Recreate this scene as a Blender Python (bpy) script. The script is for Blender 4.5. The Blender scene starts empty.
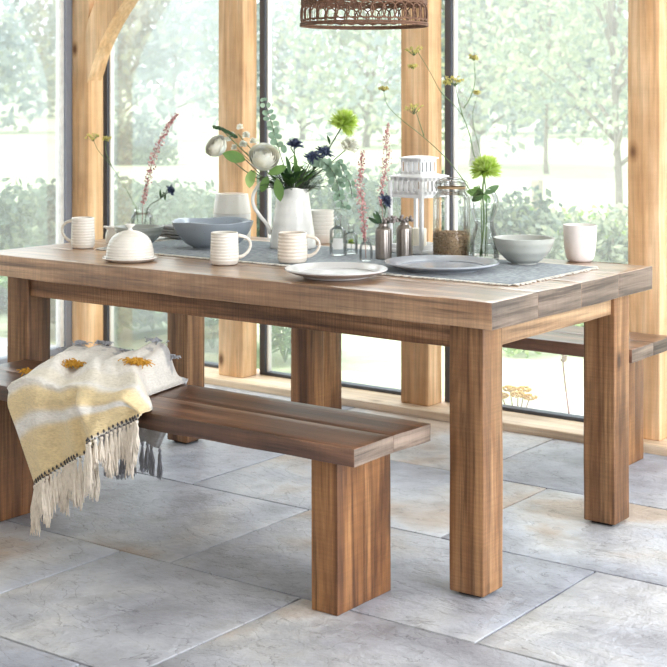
import bpy, math, random
from mathutils import Vector, Matrix, noise
PI = math.pi
R = random.Random(7)
C = bpy.context.scene.collection
sc = bpy.context.scene

# ---------------------------------------------------------------- camera, world, lights, exposure
FPX, CX, HY, CH, YAW = 1431.7, 333.5, 98.4, 1.279, 0.935
cam = bpy.data.cameras.new('camera'); camo = bpy.data.objects.new('camera', cam); C.objects.link(camo)
cam.sensor_width = 36; cam.lens = FPX / 667 * 36; cam.shift_y = (HY - 333.5) / 667
camo.location = (0, 0, CH); camo.rotation_euler = (PI / 2, 0, PI / 2 - YAW)
cam.dof.use_dof = True; cam.dof.focus_distance = 4.1; cam.dof.aperture_fstop = 9
cam.clip_end = 500
sc.camera = camo

def lin(r, g, b):
    f = lambda v: (v / 255 / 12.92) if v / 255 <= .04045 else ((v / 255 + .055) / 1.055) ** 2.4
    return (f(r), f(g), f(b), 1)

w = bpy.data.worlds.new('sky'); sc.world = w; w.use_nodes = True
nt = w.node_tree; bg = nt.nodes['Background']
bg.inputs[0].default_value = (.90, .95, 1.0, 1); bg.inputs[1].default_value = 2.0
def light(name, kind, loc, aim, energy, color, size=None, size_y=None, angle=None):
    l = bpy.data.lights.new(name, kind); o = bpy.data.objects.new(name, l); C.objects.link(o)
    o.location = loc; l.energy = energy; l.color = color
    o.rotation_euler = (Vector(aim) - Vector(loc)).to_track_quat('-Z', 'Y').to_euler()
    if size: l.shape = 'RECTANGLE'; l.size = size; l.size_y = size_y
    if angle: l.angle = angle
    return o
light('sun', 'SUN', (-8, 6, 10), (-2, 9, 0), 2.6, (1, .95, .86), angle=math.radians(6))
light('east_window_light', 'AREA', (1.5, 3.2, 1.35), (-3, 3.3, .5), 165, (.93, .96, 1), 3.4, 2.1)
light('south_fill_light', 'AREA', (-1.6, -1.6, 1.7), (-2.7, 3.6, .9), 24, (1, .96, .92), 3.6, 2.0)  # added frontal fill behind the camera; the back wall has no window
light('north_sky_fill', 'AREA', (-3.0, 6.3, 3.1), (-2.7, 3.9, .2), 190, (.94, .97, 1), 5.0, 1.6)  # added panel above the view, boosts skylight on sill, floor and flowers
vs = sc.view_settings; vs.view_transform = 'Standard'; vs.look = 'None'; vs.gamma = 1; vs.exposure = 0.19; vs.use_curve_mapping = False
sc.cycles.use_denoising = True
sc.cycles.transparent_max_bounces = 24; sc.cycles.max_bounces = 8; sc.cycles.caustics_reflective = False; sc.cycles.caustics_refractive = False

# ---------------------------------------------------------------- layout helpers
FW = Vector((-math.cos(YAW), math.sin(YAW), 0)); RT = Vector((math.sin(YAW), math.cos(YAW), 0))
def G(px, d, z=0.):                       # ground point seen in column px at distance d
    p = FW * d + RT * ((px - CX) / FPX * d); return Vector((p.x, p.y, z))
def D(px, py, d):                         # point in the place seen at px, py at distance d
    p = G(px, d); p.z = CH - (py - HY) / FPX * d; return p

# ---------------------------------------------------------------- mesh builder
class MB:
    def __init__(s): s.v = []; s.f = []; s.m = []; s.col = None
    def add(s, vs, fs, mi=0):
        o = len(s.v); s.v += [tuple(x) for x in vs]; s.f += [tuple(i + o for i in f) for f in fs]; s.m += [mi] * len(fs)
    def build(s, name, mats, parent=None, smooth=True, loc=None):
        me = bpy.data.meshes.new(name); me.from_pydata(s.v, [], s.f); me.update()
        if not isinstance(mats, (list, tuple)): mats = [mats]
        for m in mats: me.materials.append(m)
        me.polygons.foreach_set('material_index', s.m)
        if s.col:
            a = me.color_attributes.new('Col', 'FLOAT_COLOR', 'POINT')
            for i, c in enumerate(s.col): a.data[i].color = c
        if smooth:
            me.polygons.foreach_set('use_smooth', [True] * len(s.f))
        me.update()
        o = bpy.data.objects.new(name, me); C.objects.link(o)
        if parent: o.parent = parent
        if loc: o.location = loc
        return o

def empty(name, loc, rz=0):
    o = bpy.data.objects.new(name, None); C.objects.link(o); o.location = loc; o.rotation_euler.z = rz; o.empty_display_size = .05
    return o
def tag(o, label=None, cat=None, group=None, kind=None):
    if label: o['label'] = label
    if cat: o['category'] = cat
    if group: o['group'] = group
    if kind: o['kind'] = kind
    return o
def struct(o, label=None):
    o['kind'] = 'structure'
    if label: o['label'] = label
    return o
def dup(root, loc, rz=0, label=None, group=None):
    r = root.copy(); C.objects.link(r); r.location = loc; r.rotation_euler.z = rz
    if label: r['label'] = label
    if group: r['group'] = group
    for ch in root.children:
        c = ch.copy(); C.objects.link(c); c.parent = r
        for g in ch.children:
            d = g.copy(); C.objects.link(d); d.parent = c
    return r

def rbox(mb, x0, x1, y0, y1, z0, z1, r=.004, n=(8, 4, 4), wob=0., freq=3., mi=0, end=None, seed=0, edge=0.):
    """box with rounded, slightly worn edges; end = material index of its +-X faces"""
    c = Vector(((x0 + x1) / 2, (y0 + y1) / 2, (z0 + z1) / 2)); h = ((x1 - x0) / 2, (y1 - y0) / 2, (z1 - z0) / 2)
    def coords(hh, k):
        a = [-hh, -hh + r * .4, -hh + r]
        a += [-hh + r + (2 * hh - 2 * r) * i / k for i in range(1, k)]
        return a + [hh - r, hh - r * .4, hh]
    g = [coords(h[i], n[i]) for i in range(3)]
    N3 = len(g[2]) - 1; NI = len(g[0]) - 1; NJ = len(g[1]) - 1
    idx = {}; vs = []; fs = []; ms = []
    def vert(i, j, k):
        key = (i, j, k)
        if key not in idx:
            p = Vector((g[0][i], g[1][j], g[2][k]))
            q = Vector([max(-h[a] + r, min(h[a] - r, p[a])) for a in range(3)])
            dlt = p - q
            if dlt.length > 1e-9: p = q + dlt.normalized() * r
            wp = p + c
            if wob:
                nv = noise.noise_vector(Vector((wp.x * freq + seed, wp.y * freq, wp.z * freq)))
                if k == N3: nv.z *= .12 if 0 < i < NI and 0 < j < NJ else 1
                p = p + nv * wob
            if edge:                      # chipped, worn upper edge
                e = sum(1 for a in range(3) if h[a] - abs(g[a][(i, j, k)[a]]) < r * 1.01)
                if e >= 2:
                    q2 = 1 + noise.noise(Vector((wp.x * 9 + seed, wp.y * 9, wp.z * 3)))
                    p = p - Vector([math.copysign(edge * q2, p[a]) if h[a] - abs(g[a][(i, j, k)[a]]) < r * 1.01 else 0 for a in range(3)])
            idx[key] = len(vs); vs.append(p + c)
        return idx[key]
    N = [len(a) - 1 for a in g]
    for ax in range(3):
        b, d = (ax + 1) % 3, (ax + 2) % 3
        for side in (0, N[ax]):
            for i in range(N[b]):
                for j in range(N[d]):
                    q = []
                    for (di, dj) in ((0, 0), (1, 0), (1, 1), (0, 1)):
                        t = [0, 0, 0]; t[ax] = side; t[b] = i + di; t[d] = j + dj; q.append(vert(*t))
                    if side == 0: q.reverse()
                    fs.append(q); ms.append(end if (end is not None and ax == 0) else mi)
    o = len(mb.v); mb.v += [tuple(p) for p in vs]; mb.f += [tuple(i + o for i in f) for f in fs]; mb.m += ms

def tube(mb, pts, rad, seg=6, mi=0, cap=True):
    pts = [Vector(p) for p in pts]; n = len(pts)
    if not isinstance(rad, (list, tuple)): rad = [rad] * n
    vs = []; fs = []; up = None
    for i, p in enumerate(pts):
        t = (pts[min(i + 1, n - 1)] - pts[max(i - 1, 0)])
        t = t.normalized() if t.length > 1e-9 else Vector((0, 0, 1))
        if up is None: up = t.orthogonal().normalized()
        up = (up - t * up.dot(t)); up = up.normalized() if up.length > 1e-6 else t.orthogonal().normalized()
        b = t.cross(up)
        for k in range(seg):
            a = 2 * PI * k / seg; vs.append(p + (up * math.cos(a) + b * math.sin(a)) * rad[i])
    for i in range(n - 1):
        for k in range(seg):
            k2 = (k + 1) % seg; fs.append((i * seg + k, i * seg + k2, (i + 1) * seg + k2, (i + 1) * seg + k))
    if cap: fs.append(tuple(range(seg))[::-1]); fs.append(tuple((n - 1) * seg + k for k in range(seg)))
    mb.add(vs, fs, mi)
def curve(p, n=8):                        # Catmull-Rom through points
    p = [Vector(q) for q in p]
    if len(p) < 3: return [p[0].lerp(p[-1], i / n) for i in range(n + 1)]
    q = [p[0] * 2 - p[1]] + p + [p[-1] * 2 - p[-2]]; out = []
    for i in range(1, len(q) - 2):
        for k in range(n):
            t = k / n
            out.append(.5 * ((2 * q[i]) + (q[i + 1] - q[i - 1]) * t + (2 * q[i - 1] - 5 * q[i] + 4 * q[i + 1] - q[i + 2]) * t * t + (3 * q[i] - q[i - 1] - 3 * q[i + 1] + q[i + 2]) * t ** 3))
    return out + [p[-1]]
def lathe(mb, prof, seg=40, c=(0, 0, 0), mi=0, fn=None, closed=False):
    vs = []; fs = []; n = len(prof); c = Vector(c)
    for i, (r, z) in enumerate(prof):
        for k in range(seg):
            a = 2 * PI * k / seg; p = Vector((r * math.cos(a), r * math.sin(a), z))
            if fn: p = fn(p, a, i)
            vs.append(p + c)
    m = n if closed else n - 1
    for i in range(m):
        i2 = (i + 1) % n
        for k in range(seg):
            k2 = (k + 1) % seg; fs.append((i * seg + k, i * seg + k2, i2 * seg + k2, i2 * seg + k))
    mb.add(vs, fs, mi)
def smoothprof(p, n=6):
    return [(max(q.x, 0), q.z) for q in curve([(a, 0, b) for a, b in p], n)]
def ball(mb, c, r, seg=8, ring=6, mi=0, sc3=(1, 1, 1)):
    vs = [(c[0], c[1], c[2] + r * sc3[2])]; fs = []
    for i in range(1, ring):
        t = PI * i / ring
        for k in range(seg):
            a = 2 * PI * k / seg
            vs.append((c[0] + r * sc3[0] * math.sin(t) * math.cos(a), c[1] + r * sc3[1] * math.sin(t) * math.sin(a), c[2] + r * sc3[2] * math.cos(t)))
    vs.append((c[0], c[1], c[2] - r * sc3[2]))
    for k in range(seg): fs.append((0, 1 + k, 1 + (k + 1) % seg))
    for i in range(ring - 2):
        for k in range(seg):
            a = 1 + i * seg + k; b = 1 + i * seg + (k + 1) % seg; fs.append((a, a + seg, b + seg, b))
    e = len(vs) - 1
    for k in range(seg): fs.append((e, e - seg + (k + 1) % seg, e - seg + k))
    mb.add(vs, fs, mi)
def frame_of(d, up=None):
    d = Vector(d).normalized(); u = Vector(up) if up else Vector((0, 0, 1))
    if abs(d.dot(u)) > .98: u = Vector((1, 0, 0))
    s = d.cross(u).normalized(); return d, s, s.cross(d)
def leaf(mb, base, d, L, W, up=None, bend=.2, fold=.15, mi=0, n=7, shape=1.):
    d, s, u = frame_of(d, up); vs = []; fs = []
    for i in range(n + 1):
        t = i / n; wd = W * .5 * (math.sin(PI * min(1, t ** shape))) ** .75 if 0 < t < 1 else 0
        c = Vector(base) + d * (L * t) - u * (bend * L * t * t)
        vs += [c - s * wd + u * fold * wd, c, c + s * wd + u * fold * wd]
    for i in range(n):
        a = i * 3; fs += [(a, a + 1, a + 4, a + 3), (a + 1, a + 2, a + 5, a + 4)]
    mb.add(vs, fs, mi)
def disc_leaf(mb, c, nrm, r, mi=0, cup=.2):
    d, s, u = frame_of(nrm); vs = [Vector(c) - d * r * cup]; fs = []
    for k in range(10):
        a = 2 * PI * k / 10; rr = r * (1 + .05 * math.cos(a)); vs.append(Vector(c) + (s * math.cos(a) + u * math.sin(a)) * rr)
    for k in range(10): fs.append((0, 1 + k, 1 + (k + 1) % 10))
    mb.add(vs, fs, mi)
def rvec():
    while True:
        v = Vector((R.uniform(-1, 1), R.uniform(-1, 1), R.uniform(-1, 1)))
        if .01 < v.length < 1: return v.normalized()

# ---------------------------------------------------------------- materials
def mat(name):
    m = bpy.data.materials.new(name); m.use_nodes = True; t = m.node_tree; t.nodes.clear()
    o = t.nodes.new('ShaderNodeOutputMaterial'); return m, t, o
def nd(t, kind, **kw):
    n = t.nodes.new('ShaderNode' + kind)
    for k, v in kw.items():
        if k.startswith('i_'): n.inputs[k[2:].replace('_', ' ')].default_value = v
        else: setattr(n, k, v)
    return n
def ramp(t, fac, stops, interp='LINEAR'):
    n = t.nodes.new('ShaderNodeValToRGB'); n.color_ramp.interpolation = interp; e = n.color_ramp.elements
    while len(e) < len(stops): e.new(.5)
    for k, (p, c) in enumerate(stops): e[k].position = p; e[k].color = c
    t.links.new(fac, n.inputs[0]); return n.outputs[0]
def mixc(t, kind, fac, a, b):
    n = t.nodes.new('ShaderNodeMix'); n.data_type = 'RGBA'; n.blend_type = kind
    for sck, v in ((n.inputs[0], fac), (n.inputs[6], a), (n.inputs[7], b)):
        if hasattr(v, 'links'): t.links.new(v, sck)
        else: sck.default_value = v
    return n.outputs[2]
def noise_tex(t, vec, scale, detail=4, rough=.55, dist=0.):
    n = t.nodes.new('ShaderNodeTexNoise'); n.inputs['Scale'].default_value = scale; n.inputs['Detail'].default_value = detail
    n.inputs['Roughness'].default_value = rough; n.inputs['Distortion'].default_value = dist; t.links.new(vec, n.inputs['Vector']); return n.outputs['Fac']
def mapping(t, vec, scale, loc=None):
    n = t.nodes.new('ShaderNodeMapping'); n.inputs['Scale'].default_value = scale
    if loc is not None: t.links.new(loc, n.inputs['Location'])
    t.links.new(vec, n.inputs['Vector']); return n.outputs[0]
def principled(t, o, col, rough=.5, **kw):
    p = t.nodes.new('ShaderNodeBsdfPrincipled')
    if hasattr(col, 'links'): t.links.new(col, p.inputs['Base Color'])
    else: p.inputs['Base Color'].default_value = col
    if hasattr(rough, 'links'): t.links.new(rough, p.inputs['Roughness'])
    else: p.inputs['Roughness'].default_value = rough
    for k, v in kw.items(): p.inputs[k.replace('_', ' ')].default_value = v
    t.links.new(p.outputs[0], o.inputs[0]); return p
def bump(t, p, h, strength, dist=.01):
    b = t.nodes.new('ShaderNodeBump'); b.inputs['Strength'].default_value = strength; b.inputs['Distance'].default_value = dist
    t.links.new(h, b.inputs['Height']); t.links.new(b.outputs[0], p.inputs['Normal'])

def wood(name, axis, dark, mid, light_, rough=.5, saw=.35, grain=1., knots=True, spec=.5, coat=0.):
    m, t, o = mat(name)
    tc = nd(t, 'TexCoord'); oi = nd(t, 'ObjectInfo')
    off = nd(t, 'VectorMath', operation='SCALE'); off.inputs[0].default_value = (7, 5, 9); t.links.new(oi.outputs['Random'], off.inputs['Scale'])
    isl = nd(t, 'NewGeometry'); off2 = nd(t, 'VectorMath', operation='SCALE'); off2.inputs[0].default_value = (11, 3, 6); t.links.new(isl.outputs['Random Per Island'], off2.inputs['Scale'])
    ad = nd(t, 'VectorMath', operation='ADD'); t.links.new(off.outputs[0], ad.inputs[0]); t.links.new(off2.outputs[0], ad.inputs[1])
    def sc3(along, across): s = [across] * 3; s[axis] = along; return tuple(s)
    big = noise_tex(t, mapping(t, tc.outputs['Object'], sc3(1.3, 13), ad.outputs[0]), 1, 5, .6, .5)
    fine = noise_tex(t, mapping(t, tc.outputs['Object'], sc3(1.8, 72), ad.outputs[0]), 1, 5, .7, .3)
    sawn = noise_tex(t, mapping(t, tc.outputs['Object'], sc3(190, 7), ad.outputs[0]), 1, 2, .5)
    blot = noise_tex(t, mapping(t, tc.outputs['Object'], (3, 3, 3), ad.outputs[0]), 1, 3, .6)
    rings = nd(t, 'TexWave', wave_type='BANDS', bands_direction='DIAGONAL'); rings.inputs['Scale'].default_value = 1.; rings.inputs['Distortion'].default_value = 6; rings.inputs['Detail'].default_value = 3
    t.links.new(mapping(t, tc.outputs['Object'], sc3(.8, 16), ad.outputs[0]), rings.inputs['Vector'])
    base = ramp(t, big, [(.36, dark), (.5, mid), (.62, light_)])
    base = mixc(t, 'MULTIPLY', .8 * grain, base, ramp(t, fine, [(.36, (.30, .25, .22, 1)), (.48, (.90, .89, .88, 1)), (.62, (1.25, 1.24, 1.22, 1))]))
    base = mixc(t, 'MULTIPLY', .28 * grain, base, ramp(t, rings.outputs['Fac'], [(.0, (.55, .48, .42, 1)), (.5, (1.05, 1.03, 1, 1))]))
    base = mixc(t, 'OVERLAY', saw, base, ramp(t, sawn, [(.40, (.25, .25, .25, 1)), (.60, (.78, .78, .78, 1))]))
    base = mixc(t, 'MULTIPLY', .5, base, ramp(t, blot, [(.36, (.6, .57, .55, 1)), (.6, (1.12, 1.1, 1.08, 1))]))
    if knots:
        v = nd(t, 'TexVoronoi', feature='F1'); v.inputs['Scale'].default_value = 1
        s = [4.5] * 3; s[axis] = 2.6
        t.links.new(mapping(t, tc.outputs['Object'], tuple(s), ad.outputs[0]), v.inputs['Vector'])
        base = mixc(t, 'MULTIPLY', 1, base, ramp(t, v.outputs['Distance'], [(.035, (.22, .15, .11, 1)), (.085, (.8, .74, .68, 1)), (.13, (1, 1, 1, 1))]))
    p = principled(t, o, base, rough, Specular_IOR_Level=spec, Coat_Weight=coat, Coat_Roughness=.28)
    h = mixc(t, 'ADD', .5, fine, sawn); bump(t, p, h, .35, .002)
    return m
def plain(name, col, rough=.5, nz=.12, scale=30, bmp=0., **kw):
    m, t, o = mat(name); tc = nd(t, 'TexCoord')
    n = noise_tex(t, mapping(t, tc.outputs['Object'], (1, 1, 1)), scale, 3)
    k = lambda f: (min(1, col[0] * f), min(1, col[1] * f), min(1, col[2] * f), 1)
    p = principled(t, o, ramp(t, n, [(.3, k(1 - nz)), (.7, k(1 + nz))]), rough, **kw)
    if bmp: bump(t, p, n, bmp, .002)
    return m
def ceramic(name, col, rough=.18, ribs=0., speck=True):
    m, t, o = mat(name); tc = nd(t, 'TexCoord')
    n = noise_tex(t, mapping(t, tc.outputs['Object'], (1, 1, 1)), 14, 3)
    s = noise_tex(t, mapping(t, tc.outputs['Object'], (1, 1, 1)), 260, 2)
    k = lambda f: (col[0] * f, col[1] * f, col[2] * f, 1)
    b = ramp(t, n, [(.3, k(.93)), (.7, k(1.0))])
    if speck: b = mixc(t, 'MULTIPLY', 1, b, ramp(t, s, [(.27, (.7, .66, .6, 1)), (.33, (1, 1, 1, 1))]))
    p = principled(t, o, b, rough)
    if ribs:
        wv = nd(t, 'TexWave', wave_type='BANDS', bands_direction='Z'); wv.inputs['Scale'].default_value = ribs; wv.inputs['Distortion'].default_value = .6
        t.links.new(tc.outputs['Object'], wv.inputs['Vector']); bump(t, p, wv.outputs['Fac'], .35, .003)
    return m
def foliage(name, cols, trans=.35, rough=.55, scale=3.):
    m, t, o = mat(name); g = nd(t, 'NewGeometry'); tc = nd(t, 'TexCoord')
    st = [((i + .5) / len(cols), c) for i, c in enumerate(cols)]
    b = ramp(t, g.outputs['Random Per Island'], st)
    n = noise_tex(t, mapping(t, tc.outputs['Object'], (1, 1, 1)), scale, 2)
    b = mixc(t, 'MULTIPLY', .5, b, ramp(t, n, [(.35, (.66, .72, .74, 1)), (.65, (1.1, 1.1, 1.05, 1))]))
    d = nd(t, 'BsdfPrincipled', i_Roughness=rough); t.links.new(b, d.inputs['Base Color'])
    tr = nd(t, 'BsdfTranslucent'); t.links.new(b, tr.inputs[0])
    mx = nd(t, 'MixShader'); mx.inputs[0].default_value = trans
    t.links.new(d.outputs[0], mx.inputs[1]); t.links.new(tr.outputs[0], mx.inputs[2]); t.links.new(mx.outputs[0], o.inputs[0]); return m
def glassy(name, tint=(.97, .99, .98, 1), edge=(.62, .70, .68, 1), veil=0., gl=1.):
    m, t, o = mat(name)
    lw = nd(t, 'LayerWeight', i_Blend=.35)
    tr = nd(t, 'BsdfTransparent'); t.links.new(mixc(t, 'MIX', lw.outputs['Facing'], tint, edge), tr.inputs[0])
    gs = nd(t, 'BsdfGlossy', i_Roughness=.03)
    fr = nd(t, 'Fresnel', i_IOR=1.5)
    mm = nd(t, 'Math', operation='MULTIPLY'); mm.inputs[1].default_value = gl; t.links.new(fr.outputs[0], mm.inputs[0])
    mx = nd(t, 'MixShader'); t.links.new(mm.outputs[0], mx.inputs[0]); t.links.new(tr.outputs[0], mx.inputs[1]); t.links.new(gs.outputs[0], mx.inputs[2])
    out = mx
    if veil:
        tl = nd(t, 'BsdfTranslucent'); tl.inputs[0].default_value = (1, 1, 1, 1)
        m2 = nd(t, 'MixShader'); m2.inputs[0].default_value = veil
        t.links.new(mx.outputs[0], m2.inputs[1]); t.links.new(tl.outputs[0], m2.inputs[2]); out = m2
    t.links.new(out.outputs[0], o.inputs[0]); return m

WX = wood('table_wood_long', 0, lin(108, 74, 50), lin(150, 110, 78), lin(178, 140, 106), rough=.5, saw=.36)
WTOP = wood('table_top_wood', 0, lin(124, 88, 62), lin(160, 122, 90), lin(190, 154, 120), rough=.30, saw=.18, spec=.9, coat=.5)
WY = wood('table_wood_cross', 1, lin(120, 90, 64), lin(154, 122, 92), lin(176, 146, 114), rough=.5, saw=.16)
WZ = wood('table_wood_upright', 2, lin(92, 61, 37), lin(130, 92, 60), lin(156, 118, 82), rough=.5, saw=.12)
WEND = wood('table_end_grain', 1, lin(78, 68, 62), lin(112, 98, 88), lin(138, 122, 110), rough=.6, saw=.08, knots=False)
BX = wood('bench_wood_long', 0, lin(76, 48, 34), lin(110, 74, 54), lin(142, 102, 78), rough=.34, saw=.12, spec=.8, coat=.3)
BZ = wood('bench_wood_upright', 2, lin(92, 58, 33), lin(132, 90, 55), lin(164, 120, 78), rough=.5, saw=.10)
OAK = wood('oak_post_wood', 2, lin(206, 160, 114), lin(222, 180, 136), lin(234, 198, 158), rough=.6, saw=.04, grain=.35)
OAKX = wood('oak_sill_wood', 0, lin(206, 180, 150), lin(224, 202, 176), lin(238, 220, 198), rough=.55, saw=.06, grain=.4)  # lightened oak: the bright window light on the sill is in the colour
GREYM = plain('dark_grey_aluminium', lin(74, 78, 88), .4, .05)
LGREYM = plain('pale_grey_aluminium', lin(140, 146, 158), .4, .05)
PLASTER = plain('white_plaster', lin(236, 233, 228), .8, .03, 6)
PANE = glassy('window_glass', (.98, 1, .99, 1), (.93, .97, .96, 1), veil=.075, gl=.35)  # veil is a milky scatter added to imitate haze over the garden

# ================================================================ STRUCTURE
# ---- floor of riven slabs
def slate():
    m, t, o = mat('riven_slate'); tc = nd(t, 'TexCoord'); g = nd(t, 'NewGeometry')
    off = nd(t, 'VectorMath', operation='SCALE'); off.inputs[0].default_value = (23, 17, 5); t.links.new(g.outputs['Random Per Island'], off.inputs['Scale'])
    v = mapping(t, tc.outputs['Object'], (1, 1, 1), off.outputs[0])
    v2 = mapping(t, tc.outputs['Object'], (1.1, 2.6, 1), off.outputs[0])
    n1 = noise_tex(t, v, 1.6, 5, .55, .4); n2 = noise_tex(t, v, 9, 6, .65, .2); n3 = noise_tex(t, v, 60, 4, .6)
    r1 = noise_tex(t, v2, 1.5, 6, .52, .5)
    base = ramp(t, n1, [(.34, lin(146, 148, 158)), (.46, lin(176, 180, 190)), (.56, lin(196, 197, 200)), (.66, lin(182, 166, 152))])
    isl = ramp(t, g.outputs['Random Per Island'], [(0, (.86, .86, .9, 1)), (.5, (1, 1, 1, 1)), (1, (1.06, 1.0, .94, 1))])
    base = mixc(t, 'MULTIPLY', .8, base, isl)
    base = mixc(t, 'MULTIPLY', .55, base, ramp(t, n2, [(.34, (.58, .57, .57, 1)), (.56, (1.05, 1.05, 1.05, 1))]))
    def terr(mul, ph):
        mu = nd(t, 'Math', operation='MULTIPLY_ADD'); mu.inputs[1].default_value = mul; mu.inputs[2].default_value = ph; t.links.new(r1, mu.inputs[0])
        fl = nd(t, 'Math', operation='FLOOR'); t.links.new(mu.outputs[0], fl.inputs[0])
        fr = nd(t, 'Math', operation='FRACT'); t.links.new(mu.outputs[0], fr.inputs[0])
        return fl.outputs[0], fr.outputs[0]
    fl, fr = terr(14, .3)
    base = mixc(t, 'MULTIPLY', .7, base, ramp(t, fr, [(0, (.30, .28, .28, 1)), (.05, (.82, .81, .81, 1)), (.12, (1, 1, 1, 1)), (.9, (1.0, 1.0, 1.0, 1)), (1, (1.12, 1.12, 1.12, 1))]))
    p = principled(t, o, base, .42, Specular_IOR_Level=.6)
    h = mixc(t, 'ADD', 1, fl, n2)
    h2 = mixc(t, 'ADD', .25, h, n3)
    bump(t, p, h2, 1, .009)
    return m
SLATE = slate()
GROUT = plain('grey_grout', lin(84, 80, 78), .9, .12, 40)
fl = MB()
fl.add([(-9, -3, -.014), (3, -3, -.014), (3, 5.12, -.014), (-9, 5.12, -.014)], [(0, 1, 2, 3)], 1)
rows = [(-3, -2.3), (-2.3, -1.7), (-1.7, -1.0), (-1.0, -.4), (-.4, .3), (.3, .9), (.9, 1.62), (1.62, 2.27), (2.27, 2.905), (2.905, 3.54), (3.54, 4.20), (4.20, 4.86), (4.86, 5.12)]
fixedj = {8: [-6.1, -5.1, -4.1, -3.55, -2.89, -2.245, -1.45, -.6, .4], 9: [-6.4, -5.3, -4.5, -3.75, -2.705, -1.73, -1.0, -.1], 10: [-6.0, -5.0, -4.2, -3.2, -2.228, -1.5, -.7, .4]}
for i, (a, b) in enumerate(rows):
    xs = fixedj.get(i)
    if not xs:
        xs = []; x = -7 + R.uniform(0, .6)
        while x < 2.2: xs.append(x); x += R.choice((.62, .78, .92, 1.05))
    xs = [-9] + xs + [3]
    for x0, x1 in zip(xs, xs[1:]):
        big = b > 1.6 and x1 > -6.5 and x0 < .5
        gx = .0028
        rbox(fl, x0 + gx, x1 - gx, a + gx, b - gx, -.05, .0, .0022, (14 if big else 1, 10 if big else 1, 1), wob=.0022 if big else 0, freq=3.1, seed=i, edge=.0006 if big else 0)
struct(fl.build('floor', [SLATE, GROUT]), 'blue grey riven slate slab floor')

# ---- timber posts, sill, brace, frames
def post(n, x0, x1, y0=4.898, y1=5.0, label=None, z1=2.35):
    m = MB(); rbox(m, 0, x1 - x0, 0, y1 - y0, 0, z1 - .03, .005, (2, 2, 14), wob=.002, freq=2.5, seed=n)
    o = m.build('trim_%d' % n, OAK, loc=(x0, y0, .03)); struct(o, label)
    pad = MB(); rbox(pad, .02, x1 - x0 - .01, .012, y1 - y0 - .012, -.008, .002, .001, (1, 1, 1)); return o
post(1, -5.214, -5.098, label='pale oak corner post at far left carrying the curved brace')
post(2, -4.262, -4.119, label='oak post behind the white pitcher and bowl')
post(3, -3.272, -3.136, label='oak post behind the white lantern')
post(4, -2.266, -2.14, label='oak post at the right edge of the view')
post(5, -1.30, -1.15, label='oak post outside the right of the view')
m = MB(); rbox(m, -5.3, .2, 4.827, 5.12, -.03, .03, .006, (40, 3, 2), wob=.002, freq=2); struct(m.build('trim_6', OAKX), 'low pale oak sill running under the glazing')
m = MB(); rbox(m, -5.33, -5.05, 0.5, 4.826, -.03, .03, .006, (4, 20, 2), wob=.002, freq=2); struct(m.build('trim_7', OAKX), 'low oak sill under the left glazing')
m = MB(); rbox(m, -5.3, .2, 4.88, 5.02, 2.30, 2.5, .006, (20, 2, 2), wob=.002); struct(m.build('trim_8', OAKX), 'oak wall plate above the posts')
# curved brace from the corner post up to the wall plate
def brace(n, xb, sgn):
    lo = curve([(xb, 1.352), (xb + .065, 1.50), (xb + .135, 1.61), (xb + .235, 1.728), (xb + .44, 1.93), (xb + .72, 2.13), (xb + .98, 2.30)], 6)
    up = curve([(xb - .01, 1.358), (xb - .008, 1.60), (xb + .055, 1.74), (xb + .16, 1.86), (xb + .34, 2.03), (xb + .52, 2.16), (xb + .72, 2.30)], 6)
    m = MB(); vs = []; k = min(len(lo), len(up))
    for a, b in zip(lo, up):
        a = Vector(a); b = Vector(b)
        for y in (4.895, 4.99): vs += [Vector((a.x, y, a.y)), Vector((b.x, y, b.y))]
    fs = []
    for i in range(k - 1):
        q = i * 4; r = q + 4
        fs += [(q, r, r + 1, q + 1), (q + 2, q + 3, r + 3, r + 2), (q, q + 2, r + 2, r), (q + 1, r + 1, r + 3, q + 3)]
    fs += [(0, 1, 3, 2), ((k - 1) * 4, (k - 1) * 4 + 2, (k - 1) * 4 + 3, (k - 1) * 4 + 1)]
    m.add(vs, fs); o = m.build('trim_%d' % n, OAK, smooth=False); struct(o, 'curved oak brace springing from the corner post')
lo = None
def V2(x, z): return Vector((x, z, 0))
brace(9, -5.105, 1)

def win(n, x0, x1, ya=5.015, yb=5.062):
    e = empty('window_%d' % n, ((x0 + x1) / 2, ya, .03)); struct(e)
    def box(m, a, b, c, d, z0, z1, mi=0): rbox(m, a - (x0 + x1) / 2, b - (x0 + x1) / 2, c - ya, d - ya, z0 - .03, z1 - .03, .002, (1, 1, 1), mi=mi)
    f = MB(); wv = .032
    box(f, x0, x0 + wv, ya, yb, .03, 2.3); box(f, x1 - wv, x1, ya, yb, .03, 2.3)
    box(f, x0 + wv, x1 - wv, ya, yb, .03, .044); box(f, x0 + wv, x1 - wv, ya, yb, 2.26, 2.3)
    f.build('window_frame', GREYM, e)
    b = MB(); box(b, x0 + wv, x0 + wv + .010, ya + .012, yb - .01, .044, 2.26); box(b, x1 - wv - .010, x1 - wv, ya + .012, yb - .01, .044, 2.26)
    b.build('glazing_bead', PLASTER, e)
    g = MB(); box(g, x0 + wv, x1 - wv, ya + .03, ya + .036, .042, 2.262); g.build('glass_pane', PANE, e, smooth=False)
win(1, -5.118, -4.235); win(2, -4.118, -3.23); win(3, -3.133, -2.238); win(4, -2.14, -1.27); win(5, -1.15, .1)
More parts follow.
